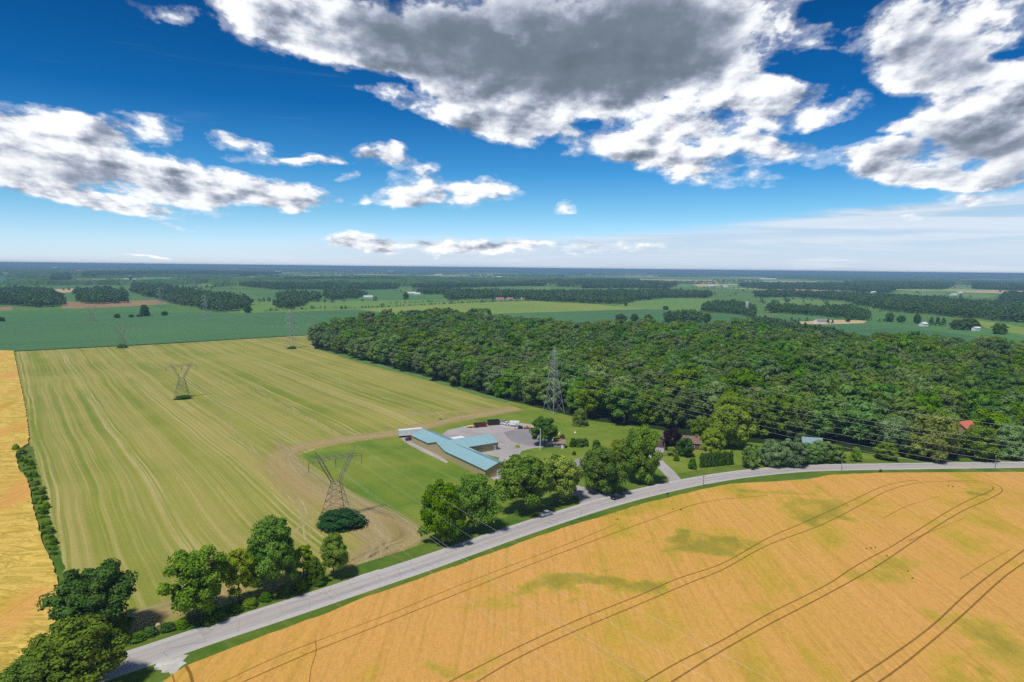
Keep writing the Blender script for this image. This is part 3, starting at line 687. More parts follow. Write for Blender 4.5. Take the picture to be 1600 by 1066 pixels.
def crown_mesh(name, seed, mat, nclump=40, leaves=150, leaf=.42, shape='round', core=.74, trunk=False, core_sub=1, calm=1.0):
    """crown about 1 wide (radius 1) and from z=0 to z=1 scaled later: built in metres for radius 5, height 10"""
    r = np.random.default_rng(seed); Rr, Hh = 5.0, 10.0
    V, Fc, cl = [], [], []
    nv = 0
    # clump centres spread through the crown volume
    cs = []; ph = r.uniform(0, 6.28, 3)
    for i in range(nclump):
        t = (i + .5) / nclump; z = .10 + .86 * t
        if shape == 'round': prof = math.sin(math.pi * min(.97, (z * .86 + .10))) ** .62
        elif shape == 'wide': prof = math.sin(math.pi * min(.97, z * .8 + .16)) ** .5
        elif shape == 'cone': prof = (1.06 - z) ** .85
        elif shape == 'column': prof = (1 - abs(z - .42) ** 2.4) * (1.0 if z < .8 else 1 - (z - .8) * 2.5)
        elif shape == 'open': prof = math.sin(math.pi * min(.97, z * .75 + .2)) ** .8
        else: prof = math.sqrt(max(.02, 1 - z * z))
        an = i * 2.39996 + r.uniform(-.5, .5)
        lobe = 1 + calm * (.20 * math.sin(an * 2 + ph[0] + z * 3) + .13 * math.sin(an * 3 + ph[1] - z * 7) + .10 * math.sin(an * 5 + ph[2] + z * 11))
        rad = prof * math.sqrt(r.uniform(.38, 1)) * .82 * (lobe if shape not in ('column', 'dome') else 1)
        cr = (.13 + .19 * r.uniform(0, 1) ** 1.5) * (1.0 if shape not in ('cone', 'column', 'dome') else (.85 if shape == 'cone' else 1.25))
        cs.append((math.cos(an) * rad * Rr, math.sin(an) * rad * Rr, z * Hh * .92 + r.uniform(-.7, .7), cr * Rr))
    allv = []; allf = []
    IV, IF = ICO1 if core_sub == 1 else ICO2
    for (x, y, z, cr) in cs:
        jit = 1 + r.uniform(-.16, .16, (len(IV), 1))
        vv = IV * jit * np.array((cr * core, cr * core, cr * core * .8)) + np.array((x, y, z))
        allf += [tuple(a + nv for a in f_) for f_ in IF]; allv.append(vv); nv += len(IV)
    # leaf clusters, facing outwards and upwards
    per = leaves
    for (x, y, z, cr) in cs:
        d = r.normal(size=(per, 3)); d[:, 2] = d[:, 2] * .8 + .25; d /= np.linalg.norm(d, axis=1)[:, None]
        c_ = np.array((x, y, z)) + d * cr * r.uniform(.72, 1.22, (per, 1)) * np.array((1, 1, .82))
        nrm = d + r.normal(size=(per, 3)) * .5 + np.array((0, 0, .25)); nrm /= np.linalg.norm(nrm, axis=1)[:, None]
        a = np.cross(nrm, r.normal(size=(per, 3))); a /= np.linalg.norm(a, axis=1)[:, None]; b = np.cross(nrm, a)
        s = leaf * r.uniform(.55, 1.25, (per, 1)) * .5
        quad = np.stack([c_ - a * s, c_ - b * s * .8, c_ + a * s, c_ + b * s * .8], 1).reshape(-1, 3)
        allv.append(quad); allf += [(nv + 4 * i, nv + 4 * i + 1, nv + 4 * i + 2, nv + 4 * i + 3) for i in range(per)]; nv += 4 * per
    V = np.concatenate(allv); mi = [0] * len(allf)
    if trunk:
        tb = MB(); tb.beam((0, 0, -4.5), (0, 0, 4), .35, 1, 6, .2)
        b0_ = len(V); V = np.concatenate([V, np.array(tb.v)]); allf += [tuple(b0_ + q_ for q_ in f_) for f_ in tb.f]; mi += [1] * len(tb.f)
    me = bpy.data.meshes.new(name); me.from_pydata(V.tolist(), [], allf); me.materials.append(mat)
    if trunk: me.materials.append(m_bark)
    me.polygons.foreach_set('material_index', mi); me.update(); return me

def trunk_mesh(seed, h=6.0, r0_=.35, reach=3.2, bare=False):
    r = random.Random(seed); b = MB()
    lean = (r.uniform(-.4, .4), r.uniform(-.4, .4))
    b.beam((0, 0, -.3), (lean[0] * .5, lean[1] * .5, h * .45), r0_ * 1.25, 0, 7, r0_)
    b.beam((lean[0] * .5, lean[1] * .5, h * .45), (lean[0], lean[1], h), r0_, 0, 7, r0_ * .7)
    for i in range(7):
        z = h * r.uniform(.45, 1.0); a = i * 2.4 + r.uniform(-.4, .4); t = z / h
        s_ = (lean[0] * t, lean[1] * t, z); e_ = (s_[0] + math.cos(a) * reach * r.uniform(.6, 1), s_[1] + math.sin(a) * reach * r.uniform(.6, 1), z + r.uniform(1.4, 4.0))
        mid_ = tuple((p_ + q_) / 2 + (.0, .0, .4)[k_] for k_, (p_, q_) in enumerate(zip(s_, e_)))
        b.beam(s_, mid_, r0_ * .42, 0, 5, r0_ * .28); b.beam(mid_, e_, r0_ * .28, 0, 5, r0_ * .10)
    me = bpy.data.meshes.new('trunk'); me.from_pydata(b.v, [], b.f); me.materials.append(m_bark); me.update(); return me
TRUNKS = [trunk_mesh(s) for s in range(4)]
_cache = {}
def get_crown(matk, shape, v):
    k_ = (matk.name, shape, v)
    if k_ not in _cache:
        big_ = dict(round=(74, 190, .46), wide=(78, 190, .46), cone=(44, 120, .38), column=(34, 150, .60), open=(34, 120, .50), dome=(60, 150, .46))[shape]
        _cache[k_] = crown_mesh('crown', 100 + v * 7 + len(_cache), matk, big_[0], big_[1], big_[2], shape, .80)
    return _cache[k_]
def tree(px, base, top, wpx, mat, label, shape='round', name='tree', cat='tree', group=None, v=0, clear=.16, trunk=True, fat=1.0):
    """tree standing at a ground pixel, crown top at a pixel row, crown wpx pixels wide"""
    x, y = at(px, base); dist = y * math.cos(PITCH) + H * math.sin(PITCH)
    lo, hi = 0.0, 60.0
    for _ in range(40):
        z = (lo + hi) / 2; d = np.array((x, y, z - H)); yy = CY - F * d.dot(uv) / d.dot(fv)
        if yy > top: lo = z
        else: hi = z
    hgt = z; wd = wpx * dist / F
    e_ = empty(name, (x, y, 0), random.uniform(0, 6.28), label, cat, group)
    cz = hgt * clear
    c_ = bpy.data.objects.new('crown', get_crown(mat, shape, v)); COL.objects.link(c_); c_.parent = e_
    if shape == 'dome': cz -= hgt * .14
    c_.location = (0, 0, cz); c_.scale = (wd / 10 * 1.02, wd / 10 * 1.02 * fat, (hgt - cz) / 10.3)
    if trunk:
        t_ = bpy.data.objects.new('trunk', TRUNKS[(int(px) + v) % 4]); COL.objects.link(t_); t_.parent = e_
        t_.scale = (wd / 10, wd / 10, max(hgt / 14, .1))
    return e_
G_ROAD = 'trees along the roadside'
L, LY, LD, LG = m_leaf, m_leaf_y, m_leaf_d, m_leaf_g
tree(148, 1000, 884, 120, LD, 'broad dark green tree beside the left wheat field, nearest the mown field corner', 'wide', group=G_ROAD, v=1, clear=.2)
tree(120, 1092, 972, 135, L, 'spreading green tree in front of the end of the road at the bottom corner', 'wide', group=G_ROAD, v=2)
tree(40, 1130, 1030, 90, L, 'green tree cut by the bottom left corner of the view', 'wide', group=G_ROAD, v=1)
tree(182, 1002, 960, 44, LD, 'small dark tree between the two big trees at the road end', 'round', group=G_ROAD, v=3)
tree(308, 968, 855, 92, L, 'big rounded dense tree at the left end of the roadside row', 'round', group=G_ROAD, v=0)
tree(374, 942, 852, 56, LY, 'thin pale green tree beside the big rounded roadside tree', 'open', group=G_ROAD, v=1)
tree(428, 928, 809, 84, L, 'tallest tree of the roadside row, above a visible trunk', 'round', group=G_ROAD, v=2, clear=.2)
tree(402, 915, 850, 40, LD, 'dark narrow tree tucked behind the tallest roadside tree', 'round', group=G_ROAD, v=1)
tree(474, 905, 850, 46, LY, 'low olive green tree right of the tallest roadside tree', 'open', group=G_ROAD, v=3)
tree(522, 903, 832, 46, L, 'compact green tree at the right end of the roadside row below the pylon bush', 'round', group=G_ROAD, v=4, clear=.22)
tree(492, 912, 872, 30, LD, 'short dark bushy tree under the end of the roadside row', 'round', group=G_ROAD, v=2, clear=.02)
tree(690, 848, 750, 74, L, 'large full green tree, left one of the pair on the lawn by the road', 'round', group='lawn trees by the road', v=5, clear=.1)
tree(742, 830, 738, 66, L, 'large full green tree, right one of the pair on the lawn by the road', 'round', group='lawn trees by the road', v=6, clear=.1)
tree(820, 799, 708, 80, LY, 'yellow-green spreading tree beside the white barn door', 'wide', group='lawn trees by the road', v=7, clear=.2)
tree(872, 786, 708, 62, LY, 'yellow-green tree left of the drive entrance', 'round', group='lawn trees by the road', v=8)
tree(888, 776, 728, 36, L, 'darker low tree at the edge of the drive entrance', 'round', group='lawn trees by the road', v=3)
tree(940, 770, 695, 64, L, 'rounded green tree right of the drive entrance, behind the dark pickup', 'round', group='lawn trees by the road', v=9, clear=.08)
tree(1000, 755, 663, 58, L, 'tall green tree left of the narrow house drive', 'round', group='lawn trees by the road', v=10, clear=.06)
tree(970, 748, 684, 44, LY, 'green tree between the rounded and the tall tree by the road', 'round', group='lawn trees by the road', v=11)
tree(850, 697, 650, 42, LD, 'dark green yard tree beside the gravel and the flagpole', 'round', v=4, clear=.2)
tree(1049, 703, 668, 28, m_leaf_p, 'dark purple-leaved tree in front of the brown-roofed house', 'round', v=1, clear=.05)
tree(1070, 712, 683, 32, LD, 'blue-green dark tree beside the purple tree', 'round', v=5, clear=.05)
tree(1112, 716, 668, 38, LY, 'light green tree just behind the clipped cedar screen', 'round', v=12)
tree(1141, 700, 628, 60, LY, 'big yellow-green dome tree at the wood edge right of the house', 'round', v=7, clear=.06)
tree(1096, 690, 650, 34, L, 'green tree behind the brown-roofed house', 'round', v=3)
tree(1171, 731, 693, 30, LG, 'small pale green tree right of the cedar screen', 'open', v=1, clear=.05)
tree(1205, 729, 686, 38, LG, 'pale grey-green leafy tree by the bend of the road', 'round', v=2, clear=.05)
tree(1238, 728, 684, 46, LG, 'fuller pale grey-green tree left of the teal roof', 'round', v=3, clear=.05)
tree(1285, 722, 686, 44, LG, 'pale sapling tree in front of the teal roof', 'open', v=1, clear=.05)
tree(1306, 722, 694, 24, L, 'slim green young tree by the utility pole', 'round', v=2, clear=.05)
tree(1338, 722, 696, 22, LY, 'small pointed light green tree on the grass bank', 'cone', v=3, clear=.05)
tree(1264, 724, 692, 34, LG, 'very small green sapling between the pale trees', 'round', v=6, clear=.05)
tree(906, 665, 637, 26, m_leaf, 'rounded egg-shaped green tree at the wood edge near the steel pylon', 'dome', v=1, clear=.0, trunk=False)
tree(1322, 640, 612, 60, LG, 'silvery grey-green tree standing in the wood above the road bend', 'round', v=8)
tree(1300, 668, 618, 62, LG, 'big silvery green willow-like tree at the wood edge', 'wide', v=4)
tree(1345, 672, 622, 58, LG, 'silvery green tree right of the big willow-like one', 'wide', v=2)
tree(1262, 668, 612, 56, LY, 'olive green tall tree left of the silvery trees', 'round', v=9)
tree(1400, 712, 648, 50, LG, 'pale green tree at the wood edge left of the tall olive tree', 'round', v=5)
tree(1456, 718, 644, 72, LY, 'tall olive green tree by the road below the red roof', 'wide', v=6, clear=.08)
tree(1428, 716, 684, 30, L, 'small dark green tree at the foot of the tall olive tree', 'round', v=5, clear=.04)
tree(1384, 718, 690, 34, L, 'low bright green tree where the wood meets the road', 'round', v=6, clear=.04)
tree(1530, 716, 664, 60, L, 'rounded green roadside tree right of the red roof', 'wide', v=7, clear=.06)
tree(1578, 716, 662, 50, LG, 'pale roadside tree at the right edge of the view', 'wide', v=8, clear=.06)
tree(1552, 700, 650, 44, LY, 'yellow-green crown above the right roadside trees', 'round', v=10)
tree(1524, 690, 648, 30, LD, 'dark tree behind the red roof', 'round', v=8)
# clipped evergreens and bushes
def bush(px, base, top, wpx, mat, label, cat='bush', name='bush', shape='dome', v=0, group=None, fat=1.0):
    return tree(px, base, top, wpx, mat, label, shape, name, cat, group, v, 0.0, False, fat)
bush(533, 820, 798, 80, m_leaf_b, 'wide dark green domed bush under the nearest brown pylon', v=2)
bush(1082, 733, 716, 14, LD, 'short clipped cedar standing apart left of the cedar screen', 'cedar', 'cedar', 'column')
for i, xx in enumerate(np.linspace(1096, 1142, 9)):
    bush(float(xx), 731 - i * .55, 706 - i * .4, 7.5, LD, 'tall clipped cedar in the tight cedar screen on the lawn', 'cedar', 'cedar', 'column', v=i % 2, group='cedars of the lawn screen')
bush(896, 698, 684, 14, LD, 'dark round end bush of the low hedge behind the shed', v=0)
bush(905, 698, 684, 16, LD, 'middle bush of the low hedge behind the shed', v=1)
bush(914, 697, 684, 14, LD, 'right end bush of the low hedge behind the shed', v=3)
bush(932, 698, 687, 14, LD, 'single low bush right of the hedge behind the shed', v=0)
bush(897, 711, 705, 7, LD, 'tiny clipped bush beside the grey hip roof', v=1)
bush(1050, 712, 698, 18, LY, 'bright yellow-green ball bush on the house lawn', v=2)
bush(1057, 720, 711, 11, LD, 'small dark ball bush below the bright ball bush', v=0)
bush(1376, 738, 733, 5, LD, 'tiny dark roadside bush by the wheat', v=1)
bush(1022, 722, 711, 10, LG, 'whitish flowering bush beside the narrow house drive', v=1)
bush(808, 699, 694, 9, leaf_mat('flowering_yellow', C(.55, .52, .12), C(.70, .66, .25), .1), 'pale yellow flowering bush at the gravel edge', v=0)
bush(776, 758, 748, 7, LD, 'small dark bush at the corner of the barn by the white door', v=0)
G_HB = 'brush strip between the left wheat and the mown field'
strip = [(33, 706, 22), (36, 716, 26), (42, 728, 24), (46, 742, 20), (54, 752, 18), (58, 766, 18), (62, 780, 20), (66, 795, 20), (69, 810, 18), (74, 826, 18), (77, 842, 16), (83, 858, 15), (87, 875, 12)]
kb = 0
for (x0_, y0_, w0_), (x1_, y1_, w1_) in zip(strip[:-1], strip[1:]):
    for t in (0, .5):
        for side in (-1, 0, 1):
            cxp = x0_ + (x1_ - x0_) * t + side * w0_ * .30 + random.uniform(-2, 2); cyp = y0_ + (y1_ - y0_) * t + random.uniform(-2, 2); kb += 1
            bw_ = random.choice((5, 7, 9, 13)); bush(cxp, cyp, cyp - bw_ * random.uniform(.35, .9), bw_, (m_leaf, LY, m_leaf, LD)[kb % 4], ('leafy green bush', 'yellow-green bush', 'leafy green bush', 'darker green bush')[kb % 4] + (' in the upper part' if cyp < 760 else ' in the lower part') + ' of the brush strip beside the left wheat', v=kb % 4, group=G_HB)
for i, (wx_, wy_, ww_) in enumerate([(1354, 858, 4), (1361, 857, 5), (1368, 856, 4), (1386, 869, 4), (1419, 893, 4), (1426, 904, 5), (1368, 886, 4), (1052, 796, 4), (1064, 797, 5), (1050, 785, 3), (1482, 760, 4), (1489, 761, 4), (965, 812, 4)]):
    x_, y_ = at(wx_, wy_, .75); wo = tree(wx_, wy_, wy_ - 1.4, ww_ * .62, LD, 'tiny dark weed clump poking out of the wheat' + (' near the tramline loop' if wx_ > 1470 else (' near the road' if wx_ < 1100 else ' between the tramlines')), 'dome', 'weed_clump', 'weeds', 'weed clumps in the wheat', i % 3, 0.0, False); wo.location = (x_, y_, .75)
# rough hedge growth along the road bank
G_BK = 'scrubby bushes along the road bank'
for i, (bx, by, bw, bh) in enumerate([(215, 1000, 30, 14), (235, 993, 24, 14), (262, 985, 26, 12), (285, 980, 22, 13), (340, 968, 30, 16), (365, 958, 26, 13), (390, 948, 26, 14), (415, 938, 24, 12), (445, 930, 26, 16), (470, 920, 24, 14), (500, 915, 20, 10), (325, 975, 26, 14),
                                      (100, 1062, 40, 22), (60, 1075, 50, 24), (85, 1045, 34, 18), (108, 1025, 30, 18)]):
    bush(bx, by, by - bh, bw, LD if i % 3 else m_leaf, ('dark low scrubby bush' if i % 3 else 'brighter green scrubby bush') + (' on the bank between road and mown field' if bx > 205 else ' at the foot of the trees in the bottom left corner'), v=i % 4, group=G_BK)

# isolated trees and hedgerow trees further off
for px, base, top, wpx, lab in [
    (226, 494, 476, 16, 'single round tree in the dark crop field at the left'), (183, 497, 490, 10, 'low bush at the left of the short row in the crop field'), (205, 496, 491, 8, 'small bush beside the low row in the crop field'),
    (218, 495, 491, 9, 'small bush at the foot of the single round tree'), (257, 493, 486, 10, 'bush right of the single round tree in the crop field'), (2, 502, 495, 10, 'dark bush at the left edge of the crop field'),
    (970, 504, 490, 19, 'wide tree, first of three standing in the crop field behind the wood'), (991, 502, 490, 12, 'middle one of three trees in the crop field behind the wood'), (1013, 504, 491, 13, 'third of three trees in the crop field behind the wood'),
    (1104, 505, 488, 12, 'tree at the end of the clump behind the wood'), (822, 513, 497, 16, 'dark tree standing above the far edge of the wood'), (1040, 484, 478, 10, 'lone small tree on the light green rise'), (978, 478, 472, 6, 'tiny tree at the tip of the yellow-green field'),
    (387, 489, 477, 12, 'small tree at the right end of the left woods'), (534, 483, 477, 7, 'dark conical tree in the hedgerow'), (540, 483, 477, 6, 'second dark conical tree in the hedgerow'),
    (634, 468, 456, 9, 'dark tree in front of the white farm buildings'), (1562, 522, 505, 24, 'round tree right of the farmyard'), (1390, 503, 488, 14, 'tree at the left end of the farmyard'), (1408, 504, 492, 12, 'bushy tree beside the white farmhouse'),
    (1455, 508, 494, 12, 'dark spruce right of the white farmhouse'), (1465, 509, 494, 12, 'second dark spruce right of the white farmhouse'), (1474, 510, 495, 10, 'third dark spruce right of the white farmhouse'), (1496, 515, 498, 22, 'leafy tree in the farmyard row'), (1516, 516, 496, 24, 'tallest leafy tree in the farmyard row'),
    (1433, 506, 490, 10, 'dark tree behind the white farmhouse'), (1294, 506, 497, 6, 'dark small spruce by the pinkish house'), (1301, 506, 499, 6, 'second small spruce by the pinkish house'), (1325, 503, 493, 9, 'pale tree right of the pinkish house')]:
    far_dark = 'spruce' in lab or 'conical' in lab
    tree(px, base, top, wpx, m_leaf_d if far_dark or top > 494 and wpx < 14 else m_leaf_d, lab, 'cone' if far_dark else 'round', v=(px * 3) % 4, clear=.03, name='field_tree' if not far_dark else 'conifer', trunk=not far_dark)

# ---- woodland: tree prototypes and scatter
ENV = dict(nclump=20, leaves=46, leaf=1.05)
protos = [crown_mesh('woodland_tree', 300 + i, m_forest, 46, 62, .62, ('dome', 'wide', 'round', 'dome', 'wide')[i % 5], .9, trunk=True, calm=.55) for i in range(5)]
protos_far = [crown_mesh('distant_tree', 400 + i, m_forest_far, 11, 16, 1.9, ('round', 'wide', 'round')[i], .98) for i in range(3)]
def scatter(polypx, spacing, world_poly=None):
    P = world_poly or pts(polypx); xs = [p[0] for p in P]; ys = [p[1] for p in P]; out = []
    x = min(xs)
    while x < max(xs):
        y = min(ys)
        while y < max(ys):
            p = (x + random.uniform(-.42, .42) * spacing, y + random.uniform(-.42, .42) * spacing)
            if inside(p, P): out.append(p)
            y += spacing
        x += spacing
    return out
def project(x, y, z):
    d = np.array((x, y, z - H)); k_ = d.dot(fv); return CX + F * d.dot(rv) / k_, CY - F * d.dot(uv) / k_
main_wood = [(494, 543), (540, 557), (600, 573), (650, 585), (690, 597), (745, 612), (800, 627), (845, 634), (880, 637), (905, 646), (930, 655), (1000, 664), (1090, 672), (1160, 685), (1250, 690), (1350, 700), (1450, 708), (1600, 712), (1740, 718),
             (1900, 610), (1700, 572), (1600, 562), (1530, 555), (1400, 545), (1330, 545), (1200, 528), (1160, 522), (1100, 530), (1000, 527), (900, 528), (830, 516), (760, 508), (700, 506), (600, 512), (540, 516), (488, 524)]
W1 = scatter(main_wood, 10.6)
items = []
for (x, y) in W1:
    pxx, pyy = project(x, y, 8)
    if pxx < -80 or pxx > 1690: continue
    s = random.choice((.75, 1.0, 1.2, 1.4, 1.65)) * random.uniform(.9, 1.1) * (1.0 + .2 * math.sin(x * .013) * math.cos(y * .017))
    items.append((math.hypot(x, y), x, y, s))
# keep the drive, yard and houses clear
def clear_of(x, y):
    a, b = project(x, y, 0)
    return not ((1010 < a < 1100 and b > 668) or (1150 < a < 1360 and b > 700) or (a < 1010 and b > 671) or (1255 < a < 1285 and b > 690) or (1478 < a < 1530 and b > 664))
items = sorted(i_ for i_ in items if clear_of(i_[1], i_[2]))
LABF = 'green broadleaf tree in the large dense wood behind the farmyard'
GF = 'trees of the large wood'
n_ind = 290
for k_, (d_, x, y, s) in enumerate(items[:n_ind]):
    o = bpy.data.objects.new('woodland_tree', protos[k_ % 5]); COL.objects.link(o)
    hz = (.45 + .5 * s) * random.uniform(1.05, 1.45)
    o.location = (x, y, 1.4 * s); o.rotation_euler = (0, 0, random.uniform(0, 6.28)); o.scale = (s * 1.22, s * 1.22, hz * 1.08)
    fx = project(x, y, 8)[0]
    tag(o, 'green broadleaf tree on the edge of the wood facing the mown field' if fx < 860 else ('green broadleaf tree of the wood behind the grey pylon and the farm lawn' if fx < 1010 else ('green broadleaf tree of the wood behind the brown-roofed house' if fx < 1180 else ('green broadleaf tree of the wood above the bend of the road' if fx < 1400 else 'green broadleaf tree of the wood behind the red-orange roof'))), 'tree', GF)

def gn_scatter(name, P, meshes, kind='stuff', label=None):
    """P rows: x, y, z, sxy, sz, rot, variant -> one stuff object per name that instances whole tree meshes"""
    pc = bpy.data.collections.new(name + '_kinds')
    for i, me in enumerate(meshes):
        q_ = bpy.data.objects.new('%s_kind' % name, me); pc.objects.link(q_)
    P = np.asarray(P, dtype=np.float32)
    me = bpy.data.meshes.new(name); me.vertices.add(len(P)); me.vertices.foreach_set('co', P[:, :3].copy().ravel())
    def attr(nm, typ, data, key):
        a = me.attributes.new(nm, typ, 'POINT'); a.data.foreach_set(key, data)
    attr('sc', 'FLOAT_VECTOR', np.c_[P[:, 3], P[:, 3], P[:, 4]].astype(np.float32).ravel(), 'vector')
    attr('rt', 'FLOAT', P[:, 5].copy(), 'value'); attr('vi', 'INT', P[:, 6].astype(np.int32), 'value')
    me.materials.append(m_forest)
    o = bpy.data.objects.new(name, me); COL.objects.link(o); o['kind'] = kind
    if label: o['label'] = label
    ng = bpy.data.node_groups.new(name, 'GeometryNodeTree')
    ng.interface.new_socket('Geometry', in_out='INPUT', socket_type='NodeSocketGeometry'); ng.interface.new_socket('Geometry', in_out='OUTPUT', socket_type='NodeSocketGeometry')
    N = ng.nodes; gi = N.new('NodeGroupInput'); go = N.new('NodeGroupOutput'); ip = N.new('GeometryNodeInstanceOnPoints'); ci = N.new('GeometryNodeCollectionInfo')
    ci.inputs['Collection'].default_value = pc; ci.inputs['Separate Children'].default_value = True; ci.inputs['Reset Children'].default_value = True
    ip.inputs['Pick Instance'].default_value = True
    def na(nm, typ):
        a = N.new('GeometryNodeInputNamedAttribute'); a.data_type = typ; a.inputs['Name'].default_value = nm
        return [s_ for s_ in a.outputs if s_.enabled and s_.name == 'Attribute'][0]
    ng.links.new(gi.outputs[0], ip.inputs['Points']); ng.links.new(ci.outputs[0], ip.inputs['Instance'])
    ng.links.new(na('sc', 'FLOAT_VECTOR'), ip.inputs['Scale']); ng.links.new(na('vi', 'INT'), ip.inputs['Instance Index'])
    cx = N.new('ShaderNodeCombineXYZ'); ng.links.new(na('rt', 'FLOAT'), cx.inputs[2]); ng.links.new(cx.outputs[0], ip.inputs['Rotation'])
    ng.links.new(ip.outputs[0], go.inputs[0])
    md = o.modifiers.new('scatter', 'NODES'); md.node_group = ng
    return o
rows = [(x, y, 2.0 * s, s * 1.2, (.45 + .5 * s) * random.uniform(1.05, 1.55), random.uniform(0, 6.28), random.randrange(5)) for (d_, x, y, s) in items[n_ind:]]
gn_scatter('woodland_canopy', rows, protos, label='dense green canopy of the large wood')

# distant woods, hedgerows
mid_woods = [
    [(-60, 480), (0, 478), (60, 482), (98, 480), (96, 466), (70, 458), (0, 456), (-60, 456)],
    [(122, 475), (160, 476), (198, 474), (200, 462), (170, 455), (130, 456), (116, 462)],
    [(200, 456), (235, 466), (290, 480), (330, 488), (370, 488), (392, 484), (388, 470), (330, 464), (270, 452), (210, 448)],
    [(370, 447), (430, 453), (520, 453), (600, 453), (620, 452), (625, 448), (540, 447), (430, 446)], [(640, 450), (700, 451), (790, 448), (880, 446), (860, 444), (700, 446)], [(440, 441), (560, 440), (640, 439), (600, 438), (450, 438)],
    [(655, 460), (700, 461), (735, 465), (740, 458), (700, 457), (650, 457)],
    [(740, 466), (790, 465), (830, 470), (880, 473), (965, 476), (1005, 470), (1040, 466), (1115, 466), (1110, 461), (1040, 458), (960, 459), (880, 460), (800, 460), (745, 460)],
    [(800, 446), (900, 449), (915, 451), (980, 450), (1040, 452), (1060, 447), (960, 440), (880, 441)],
    [(1180, 466), (1260, 465), (1320, 471), (1350, 480), (1400, 488), (1480, 495), (1600, 506), (1900, 533), (1900, 508), (1600, 484), (1500, 474), (1400, 467), (1300, 462), (1220, 459), (1180, 460)],
    [(1180, 452), (1300, 454), (1390, 459), (1400, 453), (1320, 448), (1220, 446), (1150, 448)],
    [(1200, 489), (1250, 492), (1300, 497), (1360, 503), (1362, 495), (1320, 484), (1290, 486), (1240, 484), (1200, 482)],
    [(1095, 488), (1150, 492), (1175, 500), (1180, 486), (1150, 478), (1110, 478)],
    [(1040, 506), (1060, 509), (1096, 505), (1100, 497), (1070, 494), (1040, 498)],
    [(1100, 530), (1160, 522), (1200, 528), (1260, 540), (1320, 545), (1330, 530), (1260, 520), (1200, 508), (1170, 508), (1120, 520)],
    [(78, 432), (110, 430), (110, 438), (80, 438)], [(130, 436), (270, 430), (400, 432), (440, 428), (300, 424), (130, 427)],
    [(430, 482), (450, 483), (478, 479), (480, 471), (455, 470), (428, 477)], [(434, 470), (455, 471), (498, 471), (498, 463), (460, 463), (434, 464)],
    [(505, 469), (570, 468), (572, 461), (530, 459), (508, 462)], [(700, 470), (740, 468), (800, 466), (830, 462), (760, 458), (690, 462)],
    [(1320, 452), (1480, 453), (1490, 446), (1400, 443), (1320, 444)], [(1520, 452), (1620, 456), (1620, 448), (1520, 444)], [(1560, 472), (1640, 476), (1640, 462), (1570, 462)]]
clear_polys = [pts([(1265, 503), (1300, 501), (1355, 503), (1350, 507), (1265, 508)]), pts([(1420, 512), (1450, 508), (1450, 500), (1420, 500)])]
rows = []; rows_n = []
for wp in mid_woods:
    Pw = pts(wp); dmean = np.mean([math.hypot(*p) for p in Pw]); sp = 9.0 if dmean < 1700 else (12.5 if dmean < 3000 else 18)
    for (x, y) in scatter(None, sp, Pw):
        if any(inside((x, y), c_) for c_ in clear_polys): continue
        nv_ = mnoise.noise_vector(Vector((x / 130, y / 130, 3.3))) * (16 + dmean * .012)
        if not inside((x + nv_.x, y + nv_.y), Pw): continue
        a_, b_ = project(x, y, 8)
        if a_ < -60 or a_ > 1660: continue
        s = random.choice((.75, .95, 1.2, 1.5)) * random.uniform(.85, 1.1) * sp / 9.2
        hh = random.uniform(.85, 1.35) * (.6 + .4 * s)
        (rows_n if dmean < 1700 else rows).append((x, y, 1.5, s, hh, random.uniform(0, 6.28), random.randrange(3)))
def hedge(line, sp, s0, s1, skip=.25):
    P = pts(line)
    for a, b in zip(P[:-1], P[1:]):
        Lh = math.dist(a, b); k_ = int(Lh / sp)
        for i in range(k_):
            if random.random() < skip: continue
            t = (i + random.random() * .7) / k_; s = random.uniform(s0, s1)
            rows.append((a[0] + (b[0] - a[0]) * t + random.uniform(-2, 2), a[1] + (b[1] - a[1]) * t + random.uniform(-2, 2), -.5 * s, s, s * random.uniform(.8, 1.3), random.uniform(0, 6.28), random.randrange(3)))
hedge([(410, 487), (500, 482), (560, 482), (700, 475), (800, 471), (860, 470)], 5, .16, .45, .12); hedge([(410, 487), (500, 482), (560, 482), (700, 475), (800, 471), (860, 470)], 40, .5, .9, .4)
hedge([(600, 475), (700, 471), (790, 470), (880, 471)], 5, .16, .45, .2)
hedge([(0, 446), (40, 445)], 12, .5, 1.0, .1); hedge([(35, 446), (48, 445)], 10, .6, 1, .1); hedge([(90, 445), (100, 445)], 10, .8, 1.2, .1)
hedge([(375, 474), (440, 470), (520, 473), (600, 470)], 16, .5, 1.2, .5)
hedge([(270, 452), (390, 446), (500, 450)], 14, .6, 1.3, .3)
hedge([(1290, 476), (1350, 486), (1440, 490)], 11, .5, .9, .3)
hedge([(1238, 502), (1262, 502)], 7, .5, .7, .0)
hedge([(940, 505), (1040, 503)], 8, .12, .3, .5)
hedge([(1370, 503), (1390, 503)], 8, .4, .6, .1)
hedge([(1080, 450), (1200, 452)], 16, .7, 1.3, .4); hedge([(1500, 470), (1600, 474)], 16, .7, 1.3, .3)
for _ in range(1100):
    px_ = random.uniform(-40, 1640); py_ = 436 + 34 * random.random() ** .8 + (px_ - 300) * .009
    p = at(px_, py_)
    if mnoise.noise(Vector((p[0] / 240, p[1] / 240, 9.1))) < .16 or (py_ > 466 and px_ < 1180): continue
    s = random.uniform(.5, 1.3); rows.append((p[0], p[1], -.3, s, s * random.uniform(.8, 1.2), random.uniform(0, 6.28), random.randrange(3)))
gn_scatter('distant_woods', rows + rows_n, protos_far, label='dark green woods and hedgerows across the plain')

